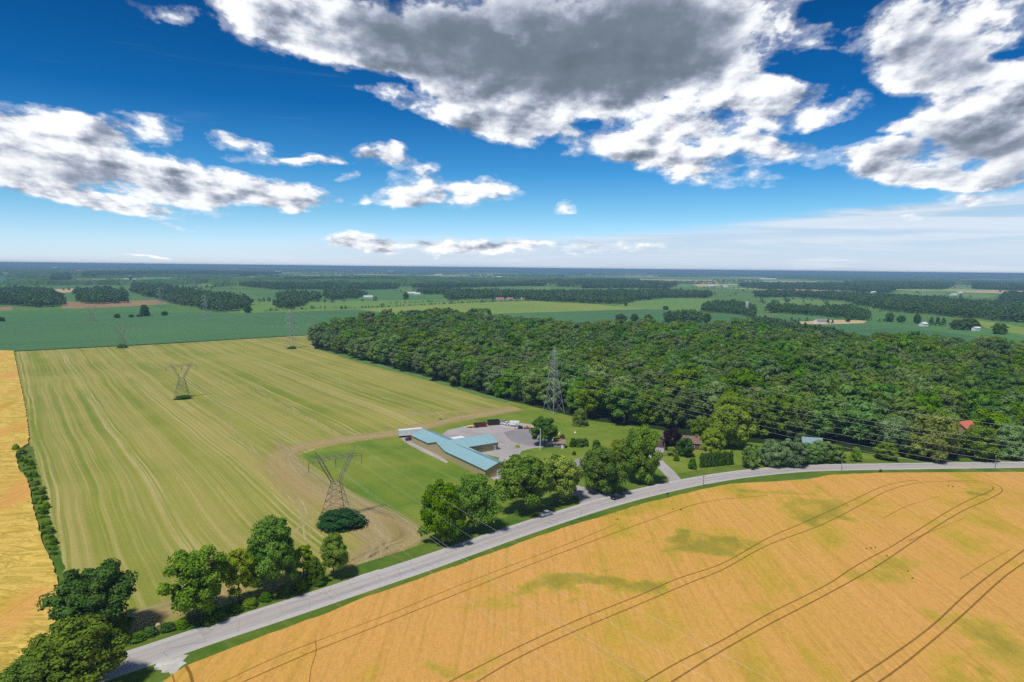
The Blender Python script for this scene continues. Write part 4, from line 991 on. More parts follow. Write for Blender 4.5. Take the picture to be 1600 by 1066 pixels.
# far woodlots: bumpy canopy patches
def patch_mesh(seed):
    r = np.random.default_rng(seed); n_ = 9; S = 80.0; V = []; Fc = []
    for i in range(n_):
        for j in range(n_):
            e = 0 if (i in (0, n_ - 1) or j in (0, n_ - 1)) else 1
            V.append(((i / (n_ - 1) - .5) * S + r.uniform(-3, 3), (j / (n_ - 1) - .5) * S + r.uniform(-3, 3), r.uniform(8, 15) * e - (1 - e)))
    for i in range(n_ - 1):
        for j in range(n_ - 1): a = i * n_ + j; Fc.append((a, a + n_, a + n_ + 1, a + 1))
    me = bpy.data.meshes.new('woodlot_patch'); me.from_pydata(V, [], Fc); me.materials.append(m_forest_far); me.update(); return me
patches = [patch_mesh(i) for i in range(3)]
rows = []
for (a0, a1, b0, b1) in far_wood:
    dm = math.hypot(*(gx * (a0 + a1) / 2 + gy * (b0 + b1) / 2)); st = 70 if dm < 9000 else 105
    a = a0 + 35
    while a < a1 - 20:
        b = b0 + 35 + random.uniform(0, 80)
        e_ = b1 - random.uniform(0, 120)
        while b < e_:
            if random.random() < .93:
                p = gx * (a + random.uniform(-8, 8)) + gy * (b + random.uniform(-8, 8)); rows.append((p[0], p[1], 0, st / 70 * 1.1, random.uniform(.8, 1.25), -GA + random.choice((0, 1.57, 3.14)), random.randrange(3)))
            b += st
        a += st
# hedgerow lines along the far grid
for j in range(6, 64):
    for i in range(-26, 40):
        if random.random() < .66: continue
        c0 = gx * (j * 420.0) + gy * (i * 640.0)
        if c0[1] < 2500 or abs(math.degrees(math.atan2(c0[0], c0[1]))) > 44: continue
        t = 0
        while t < 640:
            p = c0 + gy * t; rows.append((p[0], p[1], -4, random.uniform(.2, .45), random.uniform(.7, 1.1), random.uniform(0, 6), random.randrange(3))); t += random.uniform(25, 70)
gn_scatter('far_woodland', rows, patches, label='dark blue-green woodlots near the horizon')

# ------------------------------------------------------------------ power lines
def tower_tall(px, base, rz, label, hgt, mat=m_steel):
    x, y = at(px, base); e_ = empty('pylon', (x, y, 0), rz, label, 'pylon', 'steel lattice pylons')
    hw = [(0, 4.3), (hgt * .50, 1.7), (hgt * .62, 1.25), (hgt * .93, .9), (hgt, .15)]
    def wid(z):
        for (z0, w0), (z1, w1) in zip(hw[:-1], hw[1:]):
            if z <= z1: return w0 + (w1 - w0) * (z - z0) / (z1 - z0)
        return .15
    cs_ = ((1, 1), (-1, 1), (-1, -1), (1, -1))
    for sx, sy in cs_:
        b = MB()
        for (z0, w0), (z1, w1) in zip(hw[:-1], hw[1:]): b.beam((sx * w0, sy * w0, z0), (sx * w1, sy * w1, z1), .22 if z0 < hgt * .5 else .17)
        b.build('leg', mat, e_)
    b = MB(); zs = [0]; 
    while zs[-1] < hgt * .93: zs.append(zs[-1] + max(1.9, wid(zs[-1]) * 1.55))
    for z0, z1 in zip(zs[:-1], zs[1:]):
        w0, w1 = wid(z0), wid(min(z1, hgt)); z1 = min(z1, hgt)
        for i in range(4):
            a, c_ = cs_[i], cs_[(i + 1) % 4]
            b.beam((a[0] * w0, a[1] * w0, z0), (c_[0] * w1, c_[1] * w1, z1), .085); b.beam((c_[0] * w0, c_[1] * w0, z0), (a[0] * w1, a[1] * w1, z1), .085)
            b.beam((a[0] * w1, a[1] * w1, z1), (c_[0] * w1, c_[1] * w1, z1), .06)
    b.build('bracing', mat, e_)
    ends = []
    for za, ln in ((.62, 4.2), (.76, 5.6), (.90, 4.2)):
        z = hgt * za; b = MB(); ww = wid(z)
        for s_ in (-1, 1):
            for sy in (-1, 1):
                b.beam((s_ * ww, sy * ww, z), (s_ * ln, 0, z), .09); b.beam((s_ * ww, sy * ww, z + 1.6), (s_ * ln, 0, z), .07)
            for t in (.33, .66): b.beam((s_ * (ww + (ln - ww) * t), -ww * (1 - t), z), (s_ * (ww + (ln - ww) * t), ww * (1 - t), z + 1.6 * (1 - t)), .05)
        b.build('cross_arm', mat, e_)
        for s_ in (-1, 1):
            b = MB(); b.beam((s_ * ln, 0, z), (s_ * ln, 0, z - 2.6), .16, 0, 6); b.build('insulator', m_insul, e_)
            ends.append((s_ * ln, 0, z - 2.6))
    ends.append((0, 0, hgt))
    M = Matrix.Translation((x, y, 0)) @ Matrix.Rotation(rz, 4, 'Z')
    return e_, [M @ Vector(p) for p in ends]

def tower_vee(px, base, rz, label, hgt, xy=None):
    x, y = xy if xy else at(px, base); e_ = empty('pylon', (x, y, 0), rz, label, 'pylon', 'brown V-topped pylons'); mat = m_rust
    zw = hgt * .52; wx, wy = .9, .7; bx_, by_ = 4.2, 3.4
    cs_ = ((1, 1), (-1, 1), (-1, -1), (1, -1))
    for sx, sy in cs_:
        b = MB(); b.beam((sx * bx_, sy * by_, 0), (sx * wx * 1.6, sy * wy, zw), .15); b.build('leg', mat, e_)
    b = MB(); zs = [0, zw * .26, zw * .48, zw * .68, zw * .85, zw]
    def W(z):
        t = z / zw; return bx_ + (wx * 1.6 - bx_) * t, by_ + (wy - by_) * t
    for z0, z1 in zip(zs[:-1], zs[1:]):
        (a0, b0), (a1, b1) = W(z0), W(z1)
        for i in range(4):
            p, q_ = cs_[i], cs_[(i + 1) % 4]
            b.beam((p[0] * a0, p[1] * b0, z0), (q_[0] * a1, q_[1] * b1, z1), .07); b.beam((q_[0] * a0, q_[1] * b0, z0), (p[0] * a1, p[1] * b1, z1), .07)
            b.beam((p[0] * a1, p[1] * b1, z1), (q_[0] * a1, q_[1] * b1, z1), .07)
    b.build('bracing', mat, e_)
    za = hgt * .84; ln = hgt * .37; topx = hgt * .235
    for s_ in (-1, 1):                                     # the two arms of the V, each a slender box truss
        b = MB(); p0_ = [(s_ * wx * .6, -wy, zw), (s_ * wx * .6, wy, zw), (s_ * wx * 1.6, -wy, zw), (s_ * wx * 1.6, wy, zw)]
        p1_ = [(s_ * (topx * .78), -.35, za), (s_ * (topx * .78), .35, za), (s_ * topx, -.35, za), (s_ * topx, .35, za)]
        for a, c_ in zip(p0_, p1_): b.beam(a, c_, .11)
        for kk in range(6):
            t0, t1 = kk / 6, (kk + 1) / 6
            L0 = [Vector(a).lerp(Vector(c_), t0) for a, c_ in zip(p0_, p1_)]; L1 = [Vector(a).lerp(Vector(c_), t1) for a, c_ in zip(p0_, p1_)]
            for u_, v_ in ((0, 2), (1, 3), (2, 3), (0, 1)): b.beam(L0[u_], L1[v_], .06)
        tip = (s_ * topx * 1.22, 0, hgt)
        for a in p1_: b.beam(a, tip, .06)
        b.build('arm', mat, e_)
    b = MB(); dz = 1.1
    for sy in (-.4, .4):
        b.beam((-ln, 0, za + .3), (-topx, sy, za + dz), .08); b.beam((ln, 0, za + .3), (topx, sy, za + dz), .08)
        b.beam((-ln, 0, za), (ln, 0, za) if False else (-topx, sy, za), .08); b.beam((ln, 0, za), (topx, sy, za), .08)
        b.beam((-topx, sy, za), (topx, sy, za), .08); b.beam((-topx, sy, za + dz), (topx, sy, za + dz), .08)
    k_ = 9
    for i in range(k_):
        x0, x1 = -topx + 2 * topx * i / k_, -topx + 2 * topx * (i + 1) / k_
        for sy in (-.4, .4): b.beam((x0, sy, za if i % 2 else za + dz), (x1, sy, za + dz if i % 2 else za), .06)
    b.build('cross_arm', mat, e_)
    ends = []
    for xx in (-ln, 0, ln):
        b = MB(); b.beam((xx, 0, za), (xx, 0, za - 3.0), .2, 0, 6); b.build('insulator', m_rust, e_); ends.append((xx, 0, za - 3.0))
    ends += [(-topx * 1.22, 0, hgt), (topx * 1.22, 0, hgt)]
    M = Matrix.Translation((x, y, 0)) @ Matrix.Rotation(rz, 4, 'Z')
    return e_, [M @ Vector(p) for p in ends]

def wires(A, B_, sag, lab, group, r_=.016, name='power_line'):
    for i, (a, b) in enumerate(zip(A, B_)):
        m = MB(); n_ = 22; prev = None
        for k_ in range(n_ + 1):
            t = k_ / n_; p = a.lerp(b, t); p = Vector((p.x, p.y, p.z - sag * 4 * t * (1 - t)))
            if prev is not None: m.beam(prev, p, r_ * 1.4)
            prev = p
        o = m.build(name, m_wire); tag(o, lab if i < len(A) - 1 else 'topmost ' + lab, 'power line', group)
T1 = at(525, 812)
rzV = -math.atan2(at(285, 622)[0] - T1[0], at(285, 622)[1] - T1[1])
V = []
V.append(tower_vee(0, 0, rzV, 'out of view brown V-topped pylon behind the viewer', 25, xy=(T1[0] + 150, T1[1] - 202)))
V.append(tower_vee(526, 812, rzV, 'nearest brown V-topped pylon standing in the domed bush', 23.5))
V.append(tower_vee(285, 621, rzV, 'brown V-topped pylon in the middle of the mown field', 22.5))
V.append(tower_vee(190, 542, rzV, 'brown V-topped pylon at the far edge of the mown field', 23))
V.append(tower_vee(143, 502, rzV, 'faint V-topped pylon out in the dark crop field', 23))
bpy.data.objects.remove(V[0][0].children[0]) if False else None
GW = 'wires of the brown pylon line'
for i in range(len(V) - 1): wires(V[i][1], V[i + 1][1], 4.5 if i == 0 else 6.5, ['thin pale wire running from the nearest brown pylon over the road and wheat', 'thin wire between the nearest brown pylon and the mid-field one', 'thin wire above the far half of the mown field', 'thin wire over the dark crop field at the left'][i], GW)
for px, base, wpx, lab in ((286, 623, 28, 'dark weedy patch under the mid-field brown pylon'), (191, 543, 18, 'thin weedy patch under the brown pylon at the field edge')):
    bush(px, base + 1, base - 6, wpx, LD, lab, 'weeds', 'weed_patch', fat=.5, v=3)
S1 = at(865, 645); S2 = at(455, 544)
rzS = -math.atan2(S2[0] - S1[0], S2[1] - S1[1])
S = []
S.append(tower_tall(865, 645, rzS, 'tall grey lattice pylon in front of the wood beside the farmyard', 36.5))
S.append(tower_tall(455, 544, rzS, 'tall grey lattice pylon at the left tip of the wood', 38))
S.append(tower_tall(321, 501, rzS, 'distant grey lattice pylon before the left woods', 38))
S.append(tower_tall(250, 480, rzS, 'faintest grey lattice pylon beyond the left woods', 38))
xN, yN = S1[0] + 262, S1[1] - 250
pN = project(xN, yN, 0)
S0 = tower_tall(pN[0], pN[1], rzS + .1, 'grey lattice pylon past the right side of the view', 38)
bush(456, 545, 541, 15, LD, 'ring of weeds under the grey pylon at the wood tip', 'weeds', 'weed_patch', v=3)
GS = 'wires of the grey pylon line'
wires(S0[1], S[0][1], 10, 'bright wire sweeping from the farmyard pylon down across the wood and road', GS, .026)
wires(S[0][1], S[1][1], 9, 'thin wire along the front of the wood between the grey pylons', GS, .022)
wires(S[1][1], S[2][1], 9, 'thin wire beyond the wood tip over the crop field', GS, .022)
wires(S[2][1], S[3][1], 9, 'very thin wire over the left woods', GS, .022)

# utility poles and small roadside things
def util_pole(px, base, top, label, cross=True):
    x, y = at(px, base); lo, hi = 0, 30
    for _ in range(30):
        z = (lo + hi) / 2
        if project(x, y, z)[1] > top: lo = z
        else: hi = z
    e_ = empty('utility_pole', (x, y, 0), .8, label, 'utility pole', None)
    part('pole', m_wood, e_, lambda b: b.beam((0, 0, 0), (0, 0, z), .2, 0, 8, .13))
    if cross: part('cross_arm', m_wood, e_, lambda b: b.box(-1.1, 1.1, -.06, .06, z - .7, z - .56))
    for sx in (-.9, .9):
        if cross: part('insulator', m_white, e_, lambda b: b.beam((sx, 0, z - .56), (sx, 0, z - .3), .08, 0, 6))
    return e_
util_pole(1099, 760, 742, 'thin utility pole on the wheat side of the road below the cedars')
util_pole(1315, 735, 711, 'pale utility pole on the verge by the bend, left of the small roadside bush')
util_pole(1555, 733, 711, 'pale utility pole near the right edge of the view')
util_pole(404, 928, 906, 'short pole with a crossbar on the bank under the roadside trees')
util_pole(1038, 713, 692, 'pale pole on the house lawn beside the drive', False)
x, y = at(844, 704)
e_ = empty('flagpole', (x, y, 0), 0, 'white flagpole on the lawn in front of the yard tree', 'flagpole')
part('pole', m_white, e_, lambda b: b.beam((0, 0, 0), (0, 0, 9.4), .22, 0, 8, .14)); part('finial', m_white, e_, lambda b: b.wheel(0, 0, .2, .3)).location.z = 9.3
x, y = at(1043, 777)
e_ = empty('mailbox', (x, y, 0), .8, 'dark mailbox on a post at the wheat side of the road', 'mailbox')
part('post', m_wood, e_, lambda b: b.beam((0, 0, 0), (0, 0, 1.1), .12)); part('box', m_black, e_, lambda b: (b.box(-.45, .45, -.18, .18, 1.1, 1.4), b.prism([(-.45, 1.4), (.45, 1.4), (.4, 1.55), (-.4, 1.55)], -.14, .14)))
x, y = at(247, 983)
b = MB(); b.wheel(0, 0, .6, 1.2, 0, 20); o = b.build('straw_bale', m_hay, loc=(x, y, 0)); tag(o, 'round straw bale among the scrub on the road bank', 'straw bale'); o.rotation_euler = (0, 0, .5)
x, y = at(882, 674)
b = MB(); b.add([(.0, 0, .9), (.6, 0, 0), (0, .6, 0), (-.6, 0, 0), (0, -.6, 0)], [(0, 1, 2), (0, 2, 3), (0, 3, 4), (0, 4, 1)]); tag(b.build('marker_cap', m_white, loc=(x + 5, y - 3, 0)), 'small white marker on the lawn below the grey pylon', 'marker')

# ------------------------------------------------------------------ the teal-roofed barn
Bo = Vector((-9.4, 253.4, 0)); AZ = math.radians(145.6)
# local x: back along the building (away from the road), local y: across towards the yard
ex = Vector((-math.sin(AZ), -math.cos(AZ), 0)); ey = Vector((-math.cos(AZ), math.sin(AZ), 0))
bang = math.atan2(ex.y, ex.x)
barn = empty('barn', Bo, bang, 'long tan metal barn with teal gabled roofs and a cross wing', 'barn')
# with x axis = ex, left-hand y axis points to -ey, so the yard side is negative y
def Y(t): return -t
EV, PK = 3.4, 5.35
def wall_quad(name, a, b, h0=0.0, h1=EV, gable=None, mat=m_siding):
    b_ = MB(); a = Vector(a); c_ = Vector(b); L_ = (c_ - a).length; d = (c_ - a) / L_; nn = Vector((-d.y, d.x, 0)) * .08
    top = [(a.x, a.y, h1)]; 
    prof = [a + Vector((0, 0, h0)), c_ + Vector((0, 0, h0)), c_ + Vector((0, 0, h1))]
    if gable: prof.append((a + c_) / 2 + Vector((0, 0, gable)))
    prof.append(a + Vector((0, 0, h1)))
    k_ = len(prof); vs = [p + nn for p in prof] + [p - nn for p in prof]
    b_.add(vs, [tuple(range(k_)), tuple(reversed(range(k_, 2 * k_)))] + [(i, k_ + i, k_ + (i + 1) % k_, (i + 1) % k_) for i in range(k_)])
    return b_.build(name, mat, barn)
W_ = 11.0; WA = 12.0
wall_quad('wall', (0, 0, 0), (32.3, 0, 0)); wall_quad('wall', (46.7, 0, 0), (63.6, 0, 0))
wall_quad('gable_wall', (32.3, 0, 0), (46.7, 0, 0), gable=PK); wall_quad('gable_wall', (0.08, Y(W_), 0), (0.08, 0, 0), gable=PK - .1)
wall_quad('wall', (0, Y(W_), 0), (32.3, Y(W_), 0)); wall_quad('gable_wall', (63.6, 0, 0), (63.6, Y(WA), 0), gable=PK + .1); wall_quad('wall', (46.7, Y(WA), 0), (63.6, Y(WA), 0))
wall_quad('wall', (32.6, Y(W_), 0), (32.6, Y(26.5), 0)); wall_quad('wall', (46.4, Y(26.5), 0), (46.4, Y(WA), 0)); wall_quad('gable_wall', (32.6, Y(26.5), 0), (46.4, Y(26.5), 0), gable=PK)
# vertical ribs on the siding, one joined part per wall
def ribs(x0, x1, yy, side):
    b = MB(); x_ = x0
    while x_ < x1: b.box(x_ - .03, x_ + .03, yy - .03 + side * .09, yy + .03 + side * .09, .05, EV - .05); x_ += .9
    o = b.build('siding_rib', m_siding, barn); o['kind'] = 'stuff'
ribs(.6, 63.2, 0, 1)
def roof_slab(name, quad, mat=m_roof, th=.12):
    b = MB(); q_ = [Vector(p) for p in quad]; nn = (q_[1] - q_[0]).cross(q_[3] - q_[0]).normalized()
    if nn.z < 0: nn = -nn
    vs = q_ + [p - nn * th for p in q_]; k_ = 4
    b.add(vs, [(0, 1, 2, 3), (7, 6, 5, 4)] + [(i, k_ + i, k_ + (i + 1) % k_, (i + 1) % k_) for i in range(4)])
    o = b.build(name, mat, barn)
    # standing seams run from eave to ridge
    c_ = MB(); L_ = (q_[1] - q_[0]).length; k2 = int(L_ / .9)
    for i in range(1, k2):
        t = i / k2; p = q_[0].lerp(q_[1], t) + nn * .03; r_ = q_[3].lerp(q_[2], t) + nn * .03; c_.beam(p, r_, .05)
    s_ = c_.build('roof_seam', mat, o); s_['kind'] = 'stuff'
    return o
o_ = .35
zE = EV + .02 - .1; zP = PK + .12
roof_slab('roof', [(-.4, o_, zE), (32.0, o_, zE), (39.4, Y(W_ / 2), zP), (-.4, Y(W_ / 2), zP)])
roof_slab('roof', [(-.4, Y(W_) - o_, zE), (32.0, Y(W_) - o_, zE), (39.4, Y(W_ / 2), zP), (-.4, Y(W_ / 2), zP)])
roof_slab('roof', [(46.9, o_, zE), (64.0, o_, zE), (64.0, Y(WA / 2), zP), (39.6, Y(WA / 2), zP)])
roof_slab('roof', [(46.9, Y(WA) - o_, zE), (64.0, Y(WA) - o_, zE), (64.0, Y(WA / 2), zP), (39.6, Y(WA / 2), zP)])
roof_slab('wing_roof', [(32.0, o_, zE + .12), (32.0, Y(26.9), zE + .12), (39.5, Y(26.9), zP + .1), (39.5, o_, zP + .1)])
roof_slab('wing_roof', [(47.0, o_, zE + .12), (47.0, Y(26.9), zE + .12), (39.5, Y(26.9), zP + .1), (39.5, o_, zP + .1)])
def trimbar(a, b, w_=.16): part('roof_trim', m_trim, barn, lambda q_: q_.beam(a, b, w_))
trimbar((-.4, .42, zE - .02), (32.1, .42, zE - .02)); trimbar((46.9, .42, zE), (64.0, .42, zE)); trimbar((32.0, .42, zE + .05), (39.5, .42, zP + .05)); trimbar((39.5, .42, zP + .05), (47, .42, zE + .05))
trimbar((-.46, .35, zE), (-.46, Y(W_ / 2), zP)); trimbar((-.46, Y(W_ + .35), zE), (-.46, Y(W_ / 2), zP)); trimbar((31.9, Y(12.2), zE + .05), (31.9, Y(27), zE + .05)); trimbar((.0, .1, 0), (.0, .1, EV), .2); trimbar((32.5, Y(26.6), 0), (32.5, Y(26.6), EV), .18)
trimbar((-.4, Y(W_ / 2), zP + .06), (32.0, Y(W_ / 2), zP + .06), .14)
part('overhead_door', m_white, barn, lambda b: [b.box(-.10, -.02, Y(9.2), Y(5.0), z0, z0 + .62) for z0 in (0.05, .72, 1.39, 2.06)])
part('overhead_door', m_white, barn, lambda b: [b.box(64 - .3, 63.75, Y(8.5), Y(4.0), z0, z0 + .62) for z0 in (0.05, .72, 1.39, 2.06)])
d_ = part('door', m_white, barn, lambda b: b.box(32.44, 32.50, Y(25.6), Y(24.6), .05, 2.15)); part('handle', m_black, d_, lambda b: b.box(32.40, 32.44, Y(24.8), Y(24.7), 1.0, 1.1))
for yy in (16.3, 17.6): 
    f_ = part('window', m_white, barn, lambda b: b.box(32.44, 32.50, Y(yy + .9), Y(yy), 1.2, 2.1)); part('pane', m_glass, f_, lambda b: b.box(32.41, 32.44, Y(yy + .8), Y(yy + .1), 1.3, 2.0))
part('shelter_roof', m_white, barn, lambda b: b.box(47.2, 52.0, Y(19.5), Y(13.5), 2.9, 3.05)); 
for q_ in ((47.4, 19.3), (51.8, 19.3), (51.8, 13.8)): part('shelter_post', m_white, barn, lambda b: b.beam((q_[0], Y(q_[1]), 0), (q_[0], Y(q_[1]), 2.9), .14))

# ------------------------------------------------------------------ houses and sheds
def house(px, base, L_, W2, eave, peak, rz, wallm, roofm, label, name='house', cat='house', hip=0.0, windows=3, chimney=False, door=True):
    x, y = at(px, base); e_ = empty(name, (x, y, 0), rz, label, cat)
    part('wall', wallm, e_, lambda b: b.box(-L_ / 2, L_ / 2, -W2 / 2, W2 / 2, 0, eave))
    if hip == 0:
        for s_ in (-1, 1):
            part('gable', wallm, e_, lambda b: b.add([(s_ * L_ / 2 * .998, -W2 / 2, eave), (s_ * L_ / 2 * .998, W2 / 2, eave), (s_ * L_ / 2 * .998, 0, peak - .05)], [(0, 1, 2)]))
    ov = .4; hx = L_ / 2 + ov - hip
    def rf(b):
        A_ = [(-L_ / 2 - ov, -W2 / 2 - ov, eave - .1), (L_ / 2 + ov, -W2 / 2 - ov, eave - .1), (L_ / 2 + ov, W2 / 2 + ov, eave - .1), (-L_ / 2 - ov, W2 / 2 + ov, eave - .1), (-hx, 0, peak), (hx, 0, peak)]
        up = [(p[0], p[1], p[2] + .15) for p in A_]
        b.add(up, [(0, 1, 5, 4), (2, 3, 4, 5)] + ([(1, 2, 5), (3, 0, 4)] if hip else []))
        b.add(A_, [(4, 5, 1, 0), (5, 4, 3, 2)])
        vs = up[:4] + A_[:4]; b.add(vs, [(0, 4, 5, 1), (2, 6, 7, 3)] + ([(1, 5, 6, 2), (3, 7, 4, 0)] if hip else []))
    r_ = part('roof', roofm, e_, rf)
    if chimney: part('chimney', m_brick, r_, lambda b: b.box(L_ * .15, L_ * .15 + .8, -.9, -.1, peak - .8, peak + .8))
    for i in range(windows):
        xx = -L_ / 2 + L_ * (i + .6) / (windows + .4)
        for s_ in (-1, 1):
            f_ = part('window', m_white, e_, lambda b: b.box(xx - .6, xx + .6, s_ * W2 / 2 - .04, s_ * W2 / 2 + .04, .9, 2.0))
            part('pane', m_glass, f_, lambda b: b.box(xx - .5, xx + .5, s_ * W2 / 2 - .06, s_ * W2 / 2 + .06, 1.0, 1.9))
    if door: part('door', m_white, e_, lambda b: b.box(L_ / 2 - 1.6, L_ / 2 - .7, -W2 / 2 - .05, -W2 / 2 + .03, 0, 2.0))
    return e_
house(908, 737, 11, 8, 2.8, 5.6, .8, m_brick, m_shingle, 'grey hip-roofed brick house half hidden between the drive trees', hip=4, chimney=False)
house(1078, 699, 15, 7.5, 2.8, 5.2, -.25, m_brown_wall, m_shingle_b, 'long brown-roofed brick house under the wood edge', chimney=True, windows=4)
house(1035, 697, 6.5, 6, 2.6, 5.0, 1.1, m_brown_wall, m_shingle_b, 'small brown-roofed garage left of the purple tree', 'garage', 'garage', windows=1)
house(874, 699, 5.0, 4.0, 2.3, 3.3, -.1, m_wood, m_woodroof, 'weathered wooden shed with a brown roof beside the yard tree', 'shed', 'shed', windows=1)
house(1268, 699, 8, 7, 2.6, 4.5, -.3, m_siding, m_roof_old, 'teal-roofed building peeping over the pale trees', 'outbuilding', 'outbuilding', windows=2)
house(1503, 706, 7.0, 8, 11.6, 14.0, .3, m_siding, m_redroof, 'red-orange roof showing among the trees near the right side', 'tall_house', 'house', windows=1)
# further farm buildings
FB = [(642, 460, 26, 10, 'white barn in the farmstead beyond the green strips'), (652, 461, 16, 9, 'smaller white barn next to the white farmstead barn'), (575, 466, 22, 9, 'pale roofed farm shed by the scrub'), (781, 469, 18, 9, 'reddish farm barn beside the hedgerow'),
      (797, 469, 14, 8, 'low grey farm shed right of the reddish barn'), (818, 468, 12, 8, 'white farm shed among the trees right of the reddish barn'), (1283, 505, 22, 9, 'pinkish long house on the sandy plot in the crop field'), (1443, 510, 9, 8, 'white gabled farmhouse in the far farmyard'),
      (1525, 517, 10, 6, 'pale low shed between the farmyard trees'), (1512, 492, 12, 10, 'pale dome-roofed silo barn in the trees'), (1490, 462, 26, 10, 'white barn pair beyond the light green field'), (1500, 459, 22, 10, 'second white barn beyond the light green field'), (1365, 458, 22, 10, 'white house in the dark woods'),
      (1110, 448, 30, 12, 'white long barn on the tan plot'), (1132, 449, 30, 12, 'pinkish long barn on the tan plot'), (203, 439, 60, 14, 'white farm roofs below the silo'), (90, 419, 160, 30, 'pale farm buildings near the left horizon'), (850, 432.5, 60, 16, 'far white shed, middle distance'),
      (765, 430, 50, 16, 'far white farm left of centre'), (780, 433, 46, 14, 'far white sheds below the left-centre farm'), (920, 430, 60, 16, 'far white shed on the pale strip'), (1015, 432.5, 70, 16, 'far white roof among dark trees'), (1575, 452, 60, 14, 'far long white barn at the right'),
      (1300, 436, 180, 20, 'very long pale greenhouse on the horizon side'), (1200, 437, 150, 20, 'long pale greenhouse left of the longest one'), (365, 420, 200, 30, 'far white sheds at the left'), (435, 425, 80, 20, 'far white farm near the left pale strip'), (610, 424.5, 90, 24, 'far white barn in the dark band'),
      (655, 421.5, 100, 24, 'tiny far white barn high in the dark band'), (685, 430, 80, 16, 'far long white barn right in the dark band'), (840, 419, 300, 30, 'long white roofs on the horizon'), (1510, 441, 60, 16, 'small far white shed at the right'), (118, 424, 140, 20, 'reddish far farm at the left')]
for px, base, L_, W2, lab in FB:
    x, y = at(px, base); e_ = empty('farm_building', (x, y, 0), -GA * 0 + (.35 if L_ < 40 else 0.0), lab, 'farm building')
    roofm = m_redroof if 'redd' in lab else (m_shingle if 'pinkish long house' in lab or 'grey' in lab else m_farwhite); wm = m_farwhite
    ev = 4.0 if L_ < 60 else 6.0; pk = ev + W2 * .28
    part('wall', wm, e_, lambda b: b.prism([(-W2 / 2, 0), (W2 / 2, 0), (W2 / 2, ev), (0, pk), (-W2 / 2, ev)], -L_ / 2, L_ / 2)).rotation_euler = (0, 0, math.pi / 2)
    part('roof', roofm, e_, lambda b: b.add([(-L_ / 2 - .4, -W2 / 2 - .5, ev - .1), (L_ / 2 + .4, -W2 / 2 - .5, ev - .1), (L_ / 2 + .4, 0, pk + .2), (-L_ / 2 - .4, 0, pk + .2), (L_ / 2 + .4, W2 / 2 + .5, ev - .1), (-L_ / 2 - .4, W2 / 2 + .5, ev - .1)], [(0, 1, 2, 3), (3, 2, 4, 5)]))
x, y = at(204, 441); e_ = empty('silo', (x, y, 0), 0, 'dark blue domed silo above the left woods', 'silo')
def silo(b, r_, z0, z1, mi=0, seg=14):
    vs = [(r_ * math.cos(2 * math.pi * i / seg), r_ * math.sin(2 * math.pi * i / seg), z) for z in (z0, z1) for i in range(seg)]
    b.add(vs, [(i, (i + 1) % seg, seg + (i + 1) % seg, seg + i) for i in range(seg)] + [tuple(range(seg, 2 * seg))], mi)
part('tank', m_navy, e_, lambda b: silo(b, 5.5, 0, 24)); part('dome', m_farwhite, e_, lambda b: silo(b, 5.0, 24.02, 27))
x, y = at(1466, 480); e_ = empty('silo', at(1167, 490) + (0,), 0, 'pale slender silo among the trees right of the light green rise', 'silo')
part('tank', m_farroof, e_, lambda b: silo(b, 3.2, 0, 20)); part('dome', m_farwhite, e_, lambda b: silo(b, 2.6, 20.02, 22))

# ------------------------------------------------------------------ vehicles and yard things
def car(px, base, rz, body, label, kind='sedan'):
    x, y = at(px, base); e_ = empty('pickup_truck' if kind == 'pickup' else 'car', (x, y, .056), rz, label, 'pickup truck' if kind == 'pickup' else 'car')
    Lc, Wc = (5.9, 2.0) if kind == 'pickup' else (4.7, 1.85)
    h = Lc / 2
    if kind == 'pickup':
        low = [(-h, .45), (h - .1, .42), (h, .8), (h - .15, 1.05), (h - 1.6, 1.15), (-.3, 1.18), (-.35, .75), (-h + .12, .75), (-h + .1, 1.15), (-h, 1.15)]
        cab = [(h - 1.75, 1.13), (h - 2.45, 1.78), (-.1, 1.82), (-.32, 1.13)]
    else:
        low = [(-h, .4), (h - .1, .38), (h, .65), (h - .15, .85), (h - 1.2, .98), (-h + .5, 1.02), (-h + .02, .9)]
        cab = [(h - 1.25, .96), (h - 2.0, 1.45), (-h + 1.2, 1.47), (-h + .55, 1.0)]
    part('body', body, e_, lambda b: (b.prism(low, -Wc / 2, Wc / 2), b.box(-h + .6, h - .6, -Wc / 2 + .15, Wc / 2 - .15, .22, .47)))
    g_ = part('cabin_glass', m_glass, e_, lambda b: b.prism(cab, -Wc / 2 + .14, Wc / 2 - .14))
    part('roof_panel', body, e_, lambda b: b.box(cab[2][0] + .1, cab[1][0] - .05, -Wc / 2 + .12, Wc / 2 - .12, cab[2][1] - .04, cab[2][1] + .05, 0, .04))
    if kind == 'pickup': part('bed_side', body, e_, lambda b: (b.box(-h + .1, -.32, -Wc / 2 + .01, -Wc / 2 + .12, .74, 1.2), b.box(-h + .1, -.32, Wc / 2 - .12, Wc / 2 - .01, .74, 1.2)))
    for xx in (-h + 1.05, h - 1.0):
        for s_ in (-1, 1):
            w_ = part('wheel', m_tyre, e_, lambda b: b.wheel(xx, s_ * (Wc / 2 - .08), .36, .24)); part('rim', m_silver, w_, lambda b: b.wheel(xx, s_ * (Wc / 2 + .02), .20, .08)).location.z = .16
    for s_ in (-1, 1):
        part('headlight', m_white, e_, lambda b: b.box(h - .12, h + .01, s_ * Wc * .36 - .2, s_ * Wc * .36 + .2, .68, .82)); part('tail_light', m_redroof, e_, lambda b: b.box(-h - .02, -h + .08, s_ * Wc * .4 - .12, s_ * Wc * .4 + .12, .78, 1.0))
    return e_
rda = math.atan2((np.array(at(1017, 767)) - np.array(at(900, 803)))[1], (np.array(at(1017, 767)) - np.array(at(900, 803)))[0])
